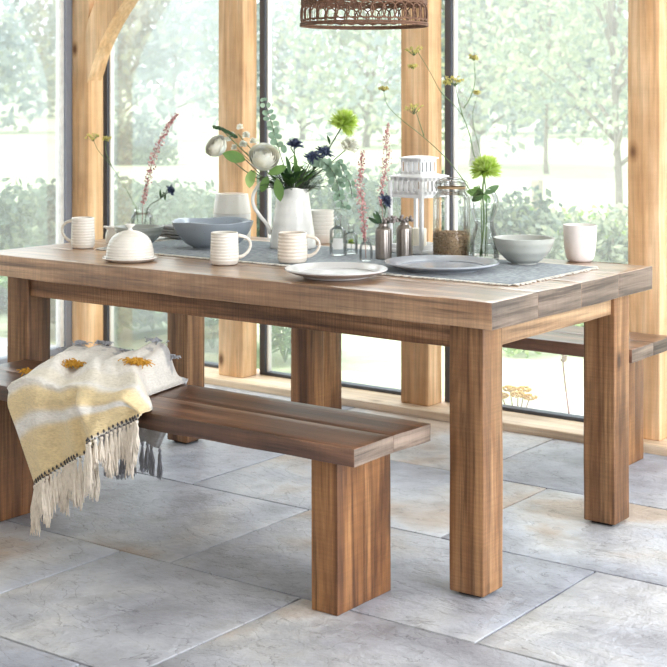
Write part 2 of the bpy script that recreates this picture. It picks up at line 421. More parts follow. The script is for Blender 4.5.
# left glazed wall
e = empty('window_6', (-5.25, 4.9, .03)); struct(e)
def lbox(m, x0, x1, y0, y1, z0, z1): rbox(m, x0 + 5.25, x1 + 5.25, y0 - 4.9, y1 - 4.9, z0 - .03, z1 - .03, .002, (1, 1, 1))
f = MB(); lbox(f, -5.27, -5.215, 4.858, 4.905, .03, 2.3); lbox(f, -5.27, -5.215, 2.9, 2.96, .03, 2.3); lbox(f, -5.27, -5.215, 2.96, 4.858, .03, .062); lbox(f, -5.27, -5.215, 2.96, 4.858, 2.26, 2.3)
f.build('window_frame', LGREYM, e)
b = MB(); lbox(b, -5.26, -5.225, 4.835, 4.858, .062, 2.26); b.build('glazing_bead', plain('white_bead', lin(236, 236, 232), .5), e)
g = MB(); lbox(g, -5.245, -5.239, 2.96, 4.83, .06, 2.262); g.build('glass_pane', PANE, e, smooth=False)
# ceiling, walls outside the view
m = MB(); rbox(m, -5.4, 1.6, -2.2, 5.1, 2.5, 2.58, .004, (1, 1, 1)); struct(m.build('ceiling', PLASTER))
m = MB(); rbox(m, -5.36, -5.2, -2.2, 2.9, 0, 2.5, .004, (1, 1, 1)); struct(m.build('wall_left', PLASTER))
m = MB(); rbox(m, -5.36, 1.6, -2.36, -2.2, 0, 2.5, .004, (1, 1, 1)); struct(m.build('wall_back', PLASTER))
m = MB(); rbox(m, 1.6, 1.76, -2.36, 1.4, 0, 2.5, .004, (1, 1, 1)); struct(m.build('wall_light_block', PLASTER))  # unseen wall added to block side light and darken the front faces

# ================================================================ GARDEN
GRASS = None
def lawn_mat():
    m, t, o = mat('lawn_grass'); tc = nd(t, 'TexCoord')
    a = noise_tex(t, mapping(t, tc.outputs['Object'], (1, 1, 1)), .25, 4); b = noise_tex(t, mapping(t, tc.outputs['Object'], (1, 1, 1)), 6, 5, .7)
    c = ramp(t, a, [(.3, lin(178, 188, 152)), (.7, lin(208, 212, 182))])
    c = mixc(t, 'MULTIPLY', .5, c, ramp(t, b, [(.3, (.75, .8, .7, 1)), (.65, (1.1, 1.1, 1.1, 1))]))
    p = principled(t, o, c, .9); bump(t, p, b, .6, .03); return m
m = MB(); vs = []; fs = []; NX, NY = 40, 50
for j in range(NY + 1):
    for i in range(NX + 1):
        x = -160 + 200 * i / NX; y = 5.1 + 165 * (j / NY) ** 1.7
        d = math.hypot(x, y); z = -.12 + (0 if d < 9 else (.35 * noise.noise(Vector((x * .03, y * .03, 0))) + max(0, d - 70) * .02) * min(1, (d - 9) / 25))
        vs.append((x, y, z))
for j in range(NY):
    for i in range(NX):
        a = j * (NX + 1) + i; fs.append((a, a + 1, a + NX + 2, a + NX + 1))
m.add(vs, fs)
vs = [(-160, -20, -.12), (-5.36, -20, -.12), (-5.36, 5.1, -.12), (-160, 5.1, -.12)]
m.add(vs, [(0, 1, 2, 3)])
struct(m.build('lawn', lawn_mat()), 'sunlit pale green lawn and field beyond the glass')
GRAVEL = plain('pale_gravel', lin(226, 222, 212), .9, .12, 18)
m = MB(); a = [(-3.25, 5.14), (-.2, 5.14), (-.2, 7.2), (-3.0, 6.9)]
m.add([(x, y, -.10) for x, y in a] + [(x, y, -.14) for x, y in a], [(0, 1, 2, 3), (4, 5, 1, 0), (5, 6, 2, 1), (6, 7, 3, 2), (7, 4, 0, 3)])
struct(m.build('path', GRAVEL), 'pale gravel path outside the right hand pane')

BARK = plain('grey_brown_bark', lin(140, 132, 122), .9, .2, 12, .5)
F_FAR = foliage('far_leaves_hazed', [lin(160, 172, 172), lin(182, 190, 188), lin(138, 154, 160), lin(196, 200, 176)], .4, scale=.4)  # haze of distance is put into these pale blue grey leaf colours
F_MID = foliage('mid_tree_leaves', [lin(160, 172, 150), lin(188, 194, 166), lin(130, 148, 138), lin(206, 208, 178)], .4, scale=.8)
F_DARK = foliage('dark_shrub_leaves', [lin(104, 124, 112), lin(126, 144, 124), lin(84, 106, 104), lin(152, 164, 130)], .3, scale=2)
F_LIME = foliage('lime_shrub_leaves', [lin(166, 190, 110), lin(186, 206, 130), lin(140, 172, 100)], .35, scale=2)
def quadleaf(vs, fs, p, L, W):
    a = rvec(); b = a.cross(rvec()).normalized(); k = len(vs)
    vs += [p - a * L * .5, p + b * W * .5, p + a * L * .5, p - b * W * .5]; fs.append((k, k + 1, k + 2, k + 3))
def clump(mb, blobs, n, L, W, shell=.45):
    vs = []; fs = []; tot = sum(b[1] ** 2 for b in blobs)
    for c, r, sq in blobs:
        for _ in range(int(n * r * r / tot)):
            q = rvec() * (1 - shell * R.random() ** 1.6) * r; q.z *= sq
            quadleaf(vs, fs, Vector(c) + q, L * R.uniform(.7, 1.3), W * R.uniform(.7, 1.3))
    mb.add(vs, fs)
def tree(px, d, H, cr, trunk_h, label, leafm, n=3500, L=.5, kinds='broadleaf_tree', tr=.18, seed=0, z0=None, group='trees beyond the glass'):
    g = G(px, d); g.z = -.12 if z0 is None else z0
    rt = empty(kinds, g); tag(rt, label, 'tree', group)
    t_ = MB(); top = Vector((R.uniform(-.3, .3), R.uniform(-.3, .3), trunk_h + (H - trunk_h) * .55))
    tube(t_, curve([(0, 0, -.1), (R.uniform(-.1, .1), R.uniform(-.1, .1), trunk_h * .6), top], 5), [tr * (1 - .8 * i / 10) for i in range(11)], 8)
    t_.build('trunk', BARK, rt)
    br = MB(); blobs = []
    for k in range(11):
        a = 2 * PI * k / 11 + R.uniform(-.3, .3); hh = trunk_h + (H - trunk_h) * (.12 + .8 * ((k * 5) % 11) / 11)
        rr = cr * (1.0 - .55 * abs((hh - trunk_h) / (H - trunk_h) - .35)) * R.uniform(.45, .75)
        c = Vector((rr * math.cos(a), rr * math.sin(a), hh)); tube(br, curve([(0, 0, hh * .55), c * .5 + Vector((0, 0, hh * .3)), c], 4), [tr * .4, tr * .36, tr * .32, tr * .28, tr * .22, tr * .18, tr * .14, tr * .1, tr * .06], 5)
        blobs.append((c, cr * R.uniform(.38, .58), .8))
    blobs.append((Vector((0, 0, H - cr * .4)), cr * .5, .8)); blobs.append((Vector((0, 0, (H + trunk_h) / 2)), cr * .65, 1))
    br.build('branch', BARK, rt)
    cm = MB(); clump(cm, blobs, n, L, L * .6); cm.build('crown', leafm, rt, smooth=False); return rt
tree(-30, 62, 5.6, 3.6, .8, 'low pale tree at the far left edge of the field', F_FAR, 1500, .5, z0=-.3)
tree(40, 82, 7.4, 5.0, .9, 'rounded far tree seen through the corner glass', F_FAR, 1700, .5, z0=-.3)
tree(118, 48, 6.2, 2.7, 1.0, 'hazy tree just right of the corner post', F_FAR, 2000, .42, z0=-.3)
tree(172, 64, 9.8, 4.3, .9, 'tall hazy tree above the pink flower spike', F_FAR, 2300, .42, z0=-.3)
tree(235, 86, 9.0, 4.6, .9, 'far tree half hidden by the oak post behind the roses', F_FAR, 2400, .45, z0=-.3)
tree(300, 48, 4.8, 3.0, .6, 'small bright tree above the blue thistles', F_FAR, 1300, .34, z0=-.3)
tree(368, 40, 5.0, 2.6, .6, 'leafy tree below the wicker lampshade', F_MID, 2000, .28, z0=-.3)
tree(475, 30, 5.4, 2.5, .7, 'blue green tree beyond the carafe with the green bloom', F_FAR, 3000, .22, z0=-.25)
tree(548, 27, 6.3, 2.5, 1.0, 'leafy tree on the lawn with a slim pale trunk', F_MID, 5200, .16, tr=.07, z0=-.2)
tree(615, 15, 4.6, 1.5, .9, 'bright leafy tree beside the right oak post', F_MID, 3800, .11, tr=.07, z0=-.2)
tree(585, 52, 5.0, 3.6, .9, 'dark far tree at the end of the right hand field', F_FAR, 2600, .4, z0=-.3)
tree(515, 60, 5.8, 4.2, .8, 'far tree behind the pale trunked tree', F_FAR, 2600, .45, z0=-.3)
def shrub(px, d, H, W, label, leafm, n=2600, L=.09, cat='shrub', depth=.5, name='garden_shrub', group='shrubs outside the glazing'):
    g = G(px, d, -.12); rt = empty(name, g); tag(rt, label, cat, group)
    blobs = []; st = MB()
    for k in range(9):
        x = (k / 8 - .5) * W * .8; y = R.uniform(-.5, .5) * depth; z = H * R.uniform(.35, .66)
        c = RT * x + FW * y + Vector((0, 0, z)); blobs.append((c, min(H * .42, W * .3) * R.uniform(.8, 1.1), .95)); blobs.append((c - Vector((0, 0, z * .55)), min(H * .34, W * .3), .9))
        tube(st, [RT * x * .5, RT * x * .8 + Vector((0, 0, z * .6)), c], [.02, .014, .006], 5)
    cm = MB(); clump(cm, blobs, n, L, L * .55, .6); cm.build('leaf_mass', leafm, rt, smooth=False)
    st.build('stem', BARK, rt); return rt
shrub(-8, 9.5, 1.0, 1.0, 'blue green shrub at the left edge of the view', F_DARK, 5200, .075)
shrub(48, 10.2, .92, 1.0, 'shrub beside the grey frame of the corner window', F_DARK, 4200, .075)
shrub(128, 12.5, .80, 1.2, 'low hedge shrub behind the small jar of flowers', F_DARK, 4200, .08)
shrub(190, 12.0, .78, 1.2, 'low hedge shrub behind the grey serving bowl', F_DARK, 4200, .08)
shrub(135, 30, 1.15, 1.4, 'small rounded shrub out on the left field', F_DARK, 1600, .16)
shrub(275, 11.0, .85, 1.2, 'shrub behind the white pitcher', F_DARK, 3600, .08)
shrub(345, 10.5, .95, 1.4, 'shrub behind the eucalyptus and bottles', F_DARK, 4200, .08)
shrub(395, 12.0, 1.0, 1.0, 'shrub behind the metal bud vases', F_MID, 3000, .08)
shrub(498, 10.0, .92, .75, 'rounded shrub behind the grey bowl on the table', F_DARK, 4200, .07)
shrub(560, 11.5, .62, .7, 'low shrub behind the handleless cup', F_LIME, 2600, .07)
shrub(610, 9.6, .80, .8, 'shrub beside the right oak post', F_MID, 4200, .065)
shrub(515, 8.3, .42, .8, 'grey green border shrub seen under the table', F_DARK, 3800, .045)
shrub(565, 8.0, .36, .7, 'yellow green border shrub seen under the back bench', F_LIME, 3000, .045)
# near leafy plants just outside
FERN = foliage('fern_green', [lin(120, 160, 96), lin(150, 184, 120), lin(176, 204, 140), lin(100, 146, 92)], .35, scale=4)
def frond_plant(px, d, H, label, n=16, W=.07, name='leafy_border_plant'):
    g = G(px, d, -.12); rt = empty(name, g); tag(rt, label, 'plant', 'border plants against the glass')
    m = MB(); s = MB()
    for k in range(n):
        a = 2 * PI * k / n + R.uniform(-.2, .2); L = H * R.uniform(.7, 1.15); dr = Vector((math.cos(a), math.sin(a), 0))
        pts = curve([(0, 0, 0), dr * L * .25 + Vector((0, 0, L * .6)), dr * L * .6 + Vector((0, 0, L * .82)), dr * L * .95 + Vector((0, 0, L * .7))], 9)
        tube(s, pts, .004, 4)
        for i in range(3, len(pts)):
            for sg in (-1, 1):
                sd = dr.cross(Vector((0, 0, 1))) * sg
                leaf(m, pts[i], (sd + dr * .5 + Vector((0, 0, -.1))), W * 1.3 * (1.2 - i / len(pts)), W * .42, bend=.2, n=4)
    m.build('leaf_mass', FERN, rt); s.build('stem', FERN, rt)
frond_plant(285, 7.6, .50, 'ferny green plant seen under the table beside the middle post', 18)
frond_plant(118, 8.3, .55, 'leafy green plant seen under the table by the corner post', 18, .10)
frond_plant(152, 8.6, .50, 'broad leaved plant seen above the folded throw', 16, .12)
frond_plant(212, 8.0, .45, 'small leafy plant left of the middle oak post', 14, .09)
frond_plant(40, 8.6, .5, 'leafy plant seen between the left table legs', 14, .1)
# yellow flower heads (outside) and a bare cane
YEL = plain('ochre_flower', lin(232, 190, 96), .8, .2, 60); STRAW = plain('dry_stem', lin(168, 140, 108), .8, .1)
g = G(517, 5.85, -.10); rt = empty('sedum_plant', g); tag(rt, 'yellow flat-headed garden flower close to the right glass', 'plant')
s = MB(); h = MB()
for (dx, z) in ((-.055, .16), (-.025, .19), (.0, .175), (.028, .19), (.05, .155), (.062, .10)):
    top = RT * dx * 1.1 + FW * R.uniform(-.03, .03) + Vector((0, 0, z)); tube(s, curve([(0, 0, 0), top * .5, top], 4), .0025, 5)
    if z > .12:
        h = MB()
        for _ in range(70):
            q = rvec(); ball(h, top + Vector((q.x * .028, q.y * .028, q.z * .009)), .0045, 5, 4)
    else:
        h = MB()
        for _ in range(12): q = rvec(); ball(h, top + q * .008, .005, 5, 4)
    h.build('flower_head', YEL if z > .12 else STRAW, rt)
s.build('stem', STRAW, rt)
g = G(566, 6.0, -.10); rt = empty('seed_stalk', g); tag(rt, 'tall bare reddish stalk outside the right pane', 'plant')
s = MB(); tube(s, curve([RT * .02, RT * -.008 + Vector((0, 0, .22)), RT * -.012 + Vector((0, 0, .30)), RT * -.004 + Vector((0, 0, .42))], 6), .0035, 6)
for q in ((-.03, .335), (.02, .36), (-.02, .39)): tube(s, curve([RT * -.012 + Vector((0, 0, .29)), RT * q[0] + Vector((0, 0, q[1]))], 4), .002, 5)
s.build('stem', plain('reddish_stem', lin(150, 96, 84), .8), rt)
h = MB()
for _ in range(14): q = rvec(); ball(h, RT * -.012 + Vector((0, 0, .292)) + q * .013, .006, 6, 4)
h.build('seed_head', STRAW, rt)
# fence post in the field
m = MB(); rbox(m, -.05, .05, -.05, .05, 0, .58, .01, (1, 1, 4), wob=.004); o = m.build('fence_post', plain('weathered_post', lin(176, 164, 150), .9, .15, 8), loc=G(537, 15.5, -.18))
tag(o, 'short weathered post standing on the lawn behind the grey bowl', 'fence post')

# ================================================================ DINING TABLE
tb = empty('dining_table', (-2.776, 3.584, 0)); tag(tb, 'chunky rustic reclaimed wood dining table with thick plank top', 'table')
def L(o): return o
TX, TY = -2.776, 3.584
m = MB()
yb = [3.100, 3.345, 3.590, 3.830, 4.068]
for k in range(4):
    rbox(m, -3.753 - TX, -1.799 - TX, yb[k] - TY + .0002, yb[k + 1] - TY - .0002, .700, .770, .0022, (70, 6, 3), wob=.0035, freq=6, end=1, seed=1)
m.build('tabletop', [WTOP, WEND], tb)
for (x0, x1) in ((-3.666, -3.566), (-1.958, -1.855)):
    for (y0, y1) in ((3.155, 3.257), (3.922, 4.023)):
        m = MB(); rbox(m, x0 - TX, x1 - TX, y0 - TY, y1 - TY, .008, .700, .005, (3, 3, 24), wob=.0022, freq=4, seed=x0 + y0); l = m.build('leg', WZ, tb)
        m = MB(); rbox(m, x0 + .018 - TX, x1 - .018 - TX, y0 + .018 - TY, y1 - .018 - TY, 0, .009, .001, (1, 1, 1)); m.build('foot_pad', plain('black_felt', lin(28, 26, 26), .9), l)
for (y0, y1) in ((3.168, 3.196), (3.984, 4.012)):
    m = MB(); rbox(m, -3.567 - TX, -1.957 - TX, y0 - TY, y1 - TY, .634, .700, .004, (40, 2, 3), wob=.0015, freq=5, seed=y0); m.build('apron', WX, tb)
for (x0, x1) in ((-3.655, -3.627), (-1.897, -1.867)):
    m = MB(); rbox(m, x0 - TX, x1 - TX, 3.256 - TY, 3.923 - TY, .634, .700, .004, (2, 20, 3), wob=.0015, freq=5, seed=x0); m.build('apron', WY, tb)

# ================================================================ BENCHES
def bench(loc, label, lx0=.094):
    rt = empty('wooden_bench', loc); tag(rt, label, 'bench')
    m = MB()
    for (y0, y1) in ((-.1715, .0), (.0, .1715)):
        rbox(m, -.7735, .7735, y0 + .0002, y1 - .0002, 0.392, .436, .0012, (50, 5, 2), wob=.0026, freq=6, end=1, seed=loc[1])
    m.build('seat', [BX, WEND], rt)
    for x0 in (-.7735 + lx0, .7735 - .088 - .081):
        m = MB()
        for (y0, y1) in ((-.1175, .0), (.0, .1175)):
            rbox(m, x0, x0 + .081, y0 + .0001, y1 - .0001, 0, .392, .002, (3, 3, 14), wob=.0014, freq=5, seed=x0 + loc[1])
        m.build('leg', BZ, rt)
    return rt
bench((-2.7765, 2.9665, 0), 'dark wood bench in front of the table with a throw on it')
bench((-2.8185, 4.6285, 0), 'matching wood bench behind the table against the glass', .05)

# ================================================================ THROW ON THE FRONT BENCH
def throw_mat():
    m, t, o = mat('woven_throw'); at_ = nd(t, 'Attribute', attribute_name='Col'); tc = nd(t, 'TexCoord')
    n = noise_tex(t, mapping(t, tc.outputs['Object'], (90, 90, 260)), 1, 3, .6); n2 = noise_tex(t, mapping(t, tc.outputs['Object'], (16, 16, 60)), 1, 3)
    c = mixc(t, 'MULTIPLY', .7, at_.outputs['Color'], ramp(t, n, [(.3, (.78, .76, .74, 1)), (.6, (1.04, 1.04, 1.04, 1))]))
    c = mixc(t, 'MULTIPLY', .5, c, ramp(t, n2, [(.3, (.86, .85, .84, 1)), (.6, (1.03, 1.03, 1.03, 1))]))
    p = principled(t, o, c, .9, Sheen_Weight=.3); bump(t, p, n, .8, .003); return m
THROW = throw_mat()
CREAM = lin(248, 243, 236); MUST = lin(238, 212, 158); WARM = lin(240, 228, 204); GREYW = lin(196, 198, 204)
bx, by = -3.0, 2.90
th = empty('throw_blanket', (bx, by, .437)); tag(th, 'cream and mustard striped woven throw with tassels draped over the front bench', 'blanket')
OFF = Vector((bx, by, .437))
NU, NV = 90, 84
hem = [(0, -3.105, .178), (.34, -2.962, .268), (.52, -2.868, .310), (.66, -2.820, .352), (.82, -2.76, .392), (1, -2.668, .432)]
def hemp(u):
    for a, b in zip(hem, hem[1:]):
        if u <= b[0]:
            k = (u - a[0]) / (b[0] - a[0]); return a[1] + (b[1] - a[1]) * k, a[2] + (b[2] - a[2]) * k
    return hem[-1][1:]
def lerp(a, b, k): return a + (b - a) * k
def sm(x): x = max(0, min(1, x)); return x * x * (3 - 2 * x)
def throw_pt(u, v):
    """v 0..0.22 hangs behind the seat, 0.22..0.66 lies on it, 0.66..1 hangs over the front"""
    fold = noise.noise(Vector((u * 5.2, v * 2.2, 1.7))) + .5 * noise.noise(Vector((u * 12, v * 4, 4.1)))
    if v < .22:
        k = v / .22; x = lerp(lerp(-3.38, -2.985, u), lerp(-3.40, -2.86, u), k); z = lerp(.215 + .02 * math.sin(u * 9), .452, k)
        return Vector((x, 3.158 + .010 * math.sin(u * 24 + 1) + .004 - .006 * sm(k * 2 - 1), z))
    if v < .66:
        k = (v - .22) / .44
        xl = lerp(-3.40, -3.235, k); xr = lerp(-2.86, -2.78, k) + (.115 * sm((k - .55) / .45)); y = lerp(3.150, 2.790, k)
        e = min(u, 1 - u); rise = sm(e / .13) ; back = sm(k / .12) * (1 - .55 * sm((k - .62) / .38))
        h = .012 + rise * back * (.046 + .030 * u + .034 * fold + .014 * math.sin(u * 17 + k * 5))
        x = lerp(xl, xr, u) + .010 * fold
        z = .438 + max(.004, h)
        if e < .02: z = .441
        return Vector((x, y, z))
    k = (v - .66) / .34; hx, hz = hemp(u)
    t0 = throw_pt(u, .6599); x = lerp(t0.x, hx, k); z = lerp(t0.z, hz, k ** 1.0)
    z = lerp(t0.z, hz, k)
    ridge = math.exp(-((u - .60 - .05 * k) / .07) ** 2)
    y = 2.790 - .022 * sm(k * 5) - .016 * fold * sm(k * 3) + .010 * math.sin(u * 21 + k * 2) * sm(k * 2) - .050 * ridge * sm(k * 2.2 + .25) - .020 * sm((u - .62) / .1) + .045 * math.exp(-((u - .49) / .045) ** 2) * sm(k * 3)
    return Vector((x, min(y, 2.784), z))
def throw_col(u, v):
    w_ = v + .05 * (u - .5)
    def band(a, b, s=.012): return sm((w_ - a) / s) * (1 - sm((w_ - b) / s))
    c = Vector(CREAM[:3])
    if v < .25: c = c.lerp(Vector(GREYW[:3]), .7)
    for a, b in ((.655, .745), (.80, .985)): c = c.lerp(Vector(MUST[:3]), .9 * band(a, b, .03))
    c = c.lerp(Vector(WARM[:3]), .5 * band(.56, .62, .03))
    st = noise.noise(Vector((v * 60, u * 2, 3))); c *= 1 - .04 * st
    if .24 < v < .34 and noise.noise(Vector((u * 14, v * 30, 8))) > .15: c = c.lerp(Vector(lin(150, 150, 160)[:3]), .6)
    return (c.x, c.y, c.z, 1)
m = MB(); pts = [[throw_pt(i / NU, j / NV) for i in range(NU + 1)] for j in range(NV + 1)]; cols = []
vs = []; fs = []
for s_ in (0, 1):
    for j in range(NV + 1):
        for i in range(NU + 1):
            p = pts[j][i]
            a = pts[min(j + 1, NV)][i] - pts[max(j - 1, 0)][i]; b = pts[j][min(i + 1, NU)] - pts[j][max(i - 1, 0)]
            n_ = b.cross(a); n_ = n_.normalized() if n_.length > 1e-9 else Vector((0, 0, 1))
            if n_.z < -.2 or (v_front := (n_.y > 0 and j > NV * .7)): n_ = -n_
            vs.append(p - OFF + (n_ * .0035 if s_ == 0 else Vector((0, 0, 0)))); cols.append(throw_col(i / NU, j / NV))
W_ = NU + 1; S_ = (NV + 1) * W_
for j in range(NV):
    for i in range(NU):
        a = j * W_ + i; fs.append((a, a + W_, a + W_ + 1, a + 1)); fs.append((S_ + a, S_ + a + 1, S_ + a + W_ + 1, S_ + a + W_))
for j in range(NV):
    for i in (0, NU):
        a = j * W_ + i; fs.append((a, a + W_, S_ + a + W_, S_ + a) if i else (a, S_ + a, S_ + a + W_, a + W_))
for i in range(NU):
    a = i; fs.append((a, a + 1, S_ + a + 1, S_ + a)); a = NV * W_ + i; fs.append((a, S_ + a, S_ + a + 1, a + 1))
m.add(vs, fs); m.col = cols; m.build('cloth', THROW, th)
YARN = plain('cream_yarn', lin(238, 226, 210), .95, .1, 90); DYARN = plain('charcoal_yarn', lin(84, 80, 82), .95, .1, 60); GYARN = plain('grey_yarn', lin(178, 180, 188), .95, .15, 60)
MYARN = plain('mustard_yarn', lin(214, 160, 60), .95, .2, 90)
def tassel(p, L, mt, spread=.010, sway=0.):
    m = MB(); ball(m, p, .0062, 7, 5, sc3=(1, .8, 1.2))
    for k in range(17):
        a = R.uniform(0, 2 * PI); r = spread * R.uniform(.3, 1.2); dx, dy = math.cos(a) * r, math.sin(a) * r * .5; LL = L * R.uniform(.8, 1.08)
        q = [p, p + Vector((dx * .5 + R.uniform(-.003, .003), dy * .5, -LL * .3)), p + Vector((dx + R.uniform(-.006, .006) + sway * .5, dy, -LL * .65)), p + Vector((dx * 1.3 + R.uniform(-.007, .007) + sway, dy, -LL))]
        tube(m, curve(q, 3), [.0024, .0027, .0029, .0029, .0027, .0028, .0029, .0027, .0024, .0014], 5)
    return m.build('tassel', mt, th)
NT = 38
for k in range(NT):
    u = (k + .5) / NT; p = throw_pt(u, 1) - OFF + Vector((0, -.004, -.008))
    tassel(p, (.106 + .030 * math.sin(k * 1.3)) * (1 if u < .7 else .8 + .9 * (u - .7)), YARN, sway=-.004 * (u > .5))
m = MB()
for k in range(NT):
    for r_ in range(2):
        u = (k + .5 + .5 * r_) / NT
        if u > 1: continue
        p = throw_pt(u, 1) - OFF + Vector((0, -.005, -.003 + .010 * r_)); ball(m, p, .0052, 4, 2, sc3=(1, .6, 1.2))
m.build('hem_stitching', DYARN, th)
for k in range(9):
    u = .45 + .55 * k / 8; tassel(throw_pt(u, 0) - OFF + Vector((0, .002, -.006)), .085, GYARN, .007)
def tuft(u, v, mt, r, n=60, le=.022):
    p = throw_pt(u, v) - OFF + Vector((0, 0, .004)); m = MB()
    for _ in range(n):
        q = p + Vector((R.gauss(0, r), R.gauss(0, r * .45), R.uniform(0, .006))); d = rvec(); d.z = abs(d.z) * .7 + .15
        tube(m, curve([q, q + d * le * .5, q + d * le - Vector((0, 0, le * .4))], 2), .0016, 4)
    m.build('tuft', mt, th)
tuft(.36, .50, MYARN, .024, 170, .026); tuft(.89, .48, MYARN, .018, 150, .026); tuft(.02, .52, MYARN, .012, 60)
for k in range(9): tuft(.10 + .1 * k, .255 + .02 * (k % 2), GYARN, .014, 36, .020)

# ================================================================ TABLE RUNNER
ZT = .7705
def runner_mat():
    m, t, o = mat('blue_grey_linen'); tc = nd(t, 'TexCoord')
    a = noise_tex(t, mapping(t, tc.outputs['Object'], (220, 30, 30)), 1, 2); b = noise_tex(t, mapping(t, tc.outputs['Object'], (30, 220, 30)), 1, 2); c = noise_tex(t, mapping(t, tc.outputs['Object'], (1, 1, 1)), 5, 4)
    col = ramp(t, mixc(t, 'MIX', .5, a, b), [(.38, lin(78, 86, 94)), (.5, lin(116, 126, 134)), (.6, lin(156, 164, 170))])
    col = mixc(t, 'MULTIPLY', .6, col, ramp(t, c, [(.35, (.8, .82, .85, 1)), (.65, (1.08, 1.08, 1.08, 1))]))
    p = principled(t, o, col, .9, Sheen_Weight=.2); bump(t, p, a, .5, .001); return m
LINEN = runner_mat()
rn = empty('table_runner', (-2.7, 3.66, ZT)); tag(rn, 'frayed blue grey linen runner lying along the middle of the table', 'table runner')
m = MB(); NX, NY = 120, 22; vs = []; fs = []
def run_z(x, y): return .0016 + .0006 * (1 + noise.noise(Vector((x * 6, y * 9, 0)))) 
for s_ in (0, 1):
    for j in range(NY + 1):
        for i in range(NX + 1):
            x = -3.50 + 1.585 * i / NX; y = 3.412 + .505 * j / NY + .004 * noise.noise(Vector((x * 7, 0, 0))); x += .006 * noise.noise(Vector((y * 9, 3, 0)))
            vs.append((x + 2.7, y - 3.66, run_z(x, y) + (.0012 if s_ == 0 else -.0012)))
W_ = NX + 1; S_ = (NY + 1) * W_
for j in range(NY):
    for i in range(NX):
        a = j * W_ + i; fs += [(a, a + 1, a + W_ + 1, a + W_), (S_ + a, S_ + a + W_, S_ + a + W_ + 1, S_ + a + 1)]
for i in range(NX): fs += [(i, S_ + i, S_ + i + 1, i + 1)]
for j in range(NY): a = j * W_ + NX; fs += [(a, S_ + a, S_ + a + W_, a + W_)]; a = j * W_; fs += [(a, a + W_, S_ + a + W_, S_ + a)]
m.add(vs, fs); m.build('cloth', LINEN, rn)
m = MB(); FR = plain('frayed_thread', lin(226, 222, 214), .95, .15, 50)
def thread(x, y, dx, dy):
    tube(m, curve([(x + 2.7, y - 3.66, .0025), (x + 2.7 + dx * .5 + R.uniform(-.002, .002), y - 3.66 + dy * .5, .004), (x + 2.7 + dx + R.uniform(-.004, .004), y - 3.66 + dy, .0012)], 2), .0015, 4)
for k in range(420): x = -3.50 + 1.585 * k / 420; thread(x, 3.413, R.uniform(-.003, .003), -.018 * R.uniform(.6, 1.2))
for k in range(420): x = -3.50 + 1.585 * k / 420; thread(x, 3.916, R.uniform(-.003, .003), .013 * R.uniform(.6, 1.2))
for k in range(150): y = 3.413 + .503 * k / 150; thread(-1.916, y, .016 * R.uniform(.6, 1.2), R.uniform(-.003, .003)); thread(-3.50, y, -.016 * R.uniform(.6, 1.2), R.uniform(-.003, .003))
tag(m.build('fringe', FR, rn), kind='stuff')

# ================================================================ CROCKERY
ZR = ZT + .0042
WHITE = ceramic('white_stoneware', lin(240, 236, 230)[:3], .15, 0)
WRIB = ceramic('ribbed_white_stoneware', lin(240, 234, 224)[:3], .22, 34)
CREAMC = ceramic('warm_cream_stoneware', lin(236, 224, 210)[:3], .22, 30)
BLUEG = ceramic('blue_grey_stoneware', lin(146, 154, 162)[:3], .16)
GREENG = ceramic('grey_green_stoneware', lin(160, 164, 158)[:3], .25, 20)
PALEG = ceramic('pale_grey_stoneware', lin(206, 204, 204)[:3], .18)
MIDG = ceramic('mid_grey_stoneware', lin(160, 164, 172)[:3], .18)
def mug(px, py, r, h, ang, label, mt, flip=1):
    p, _ = at_table(px, py)
    rt = empty('mug', (p.x, p.y, ZT if p.y < 3.41 - r or p.x < -3.5 else ZR)); tag(rt, label, 'mug', 'mugs on the table')
    m = MB(); t = .004
    prof = smoothprof([(0, .003), (r * .78, .001), (r * .9, .003), (r * .99, .012), (r, h * .3), (r * .975, h * .6), (r * .95, h * .92), (r * .955, h - .002), (r * .93, h), (r * .90, h - .003), (r * .90, h * .6), (r * .9, .02), (r * .7, .009), (0, .008)], 4)
    def rib(q, a, i): return q * 1 if q.z > h - .006 else Vector((q.x * (1 + .004 * math.sin(q.z * 700)), q.y * (1 + .004 * math.sin(q.z * 700)), q.z))
    lathe(m, prof, 48, fn=rib); m.build('body', mt, rt)
    m = MB(); hs = []
    for k in range(15):
        a = PI * (-.02 + 1.02 * k / 14) ; hs.append(Vector((math.cos(ang), math.sin(ang), 0)) * (r * .93 + .040 * math.sin(a) * (1 + .15 * math.cos(a))) + Vector((0, 0, h * .55 + h * .34 * math.cos(a))))
    tube(m, hs, [.0062 - .0018 * math.sin(PI * k / 14) for k in range(15)], 10); m.build('handle', mt, rt); return rt
def at_table(px, py, z=.7705):
    d = FPX * (CH - z) / (py - HY); return G(px, d, z), d
RA = math.atan2(RT.y, RT.x)
mug(83, 248, .040, .103, RA + PI - .25, 'white ribbed mug at the left end of the table, handle to the left', WRIB)
mug(224.5, 264.3, .044, .098, RA + .25, 'white ribbed mug in front of the blue grey serving bowl', WRIB)
mug(292.5, 263.8, .046, .092, RA - .1, 'cream ribbed mug in front of the white pitcher', CREAMC)
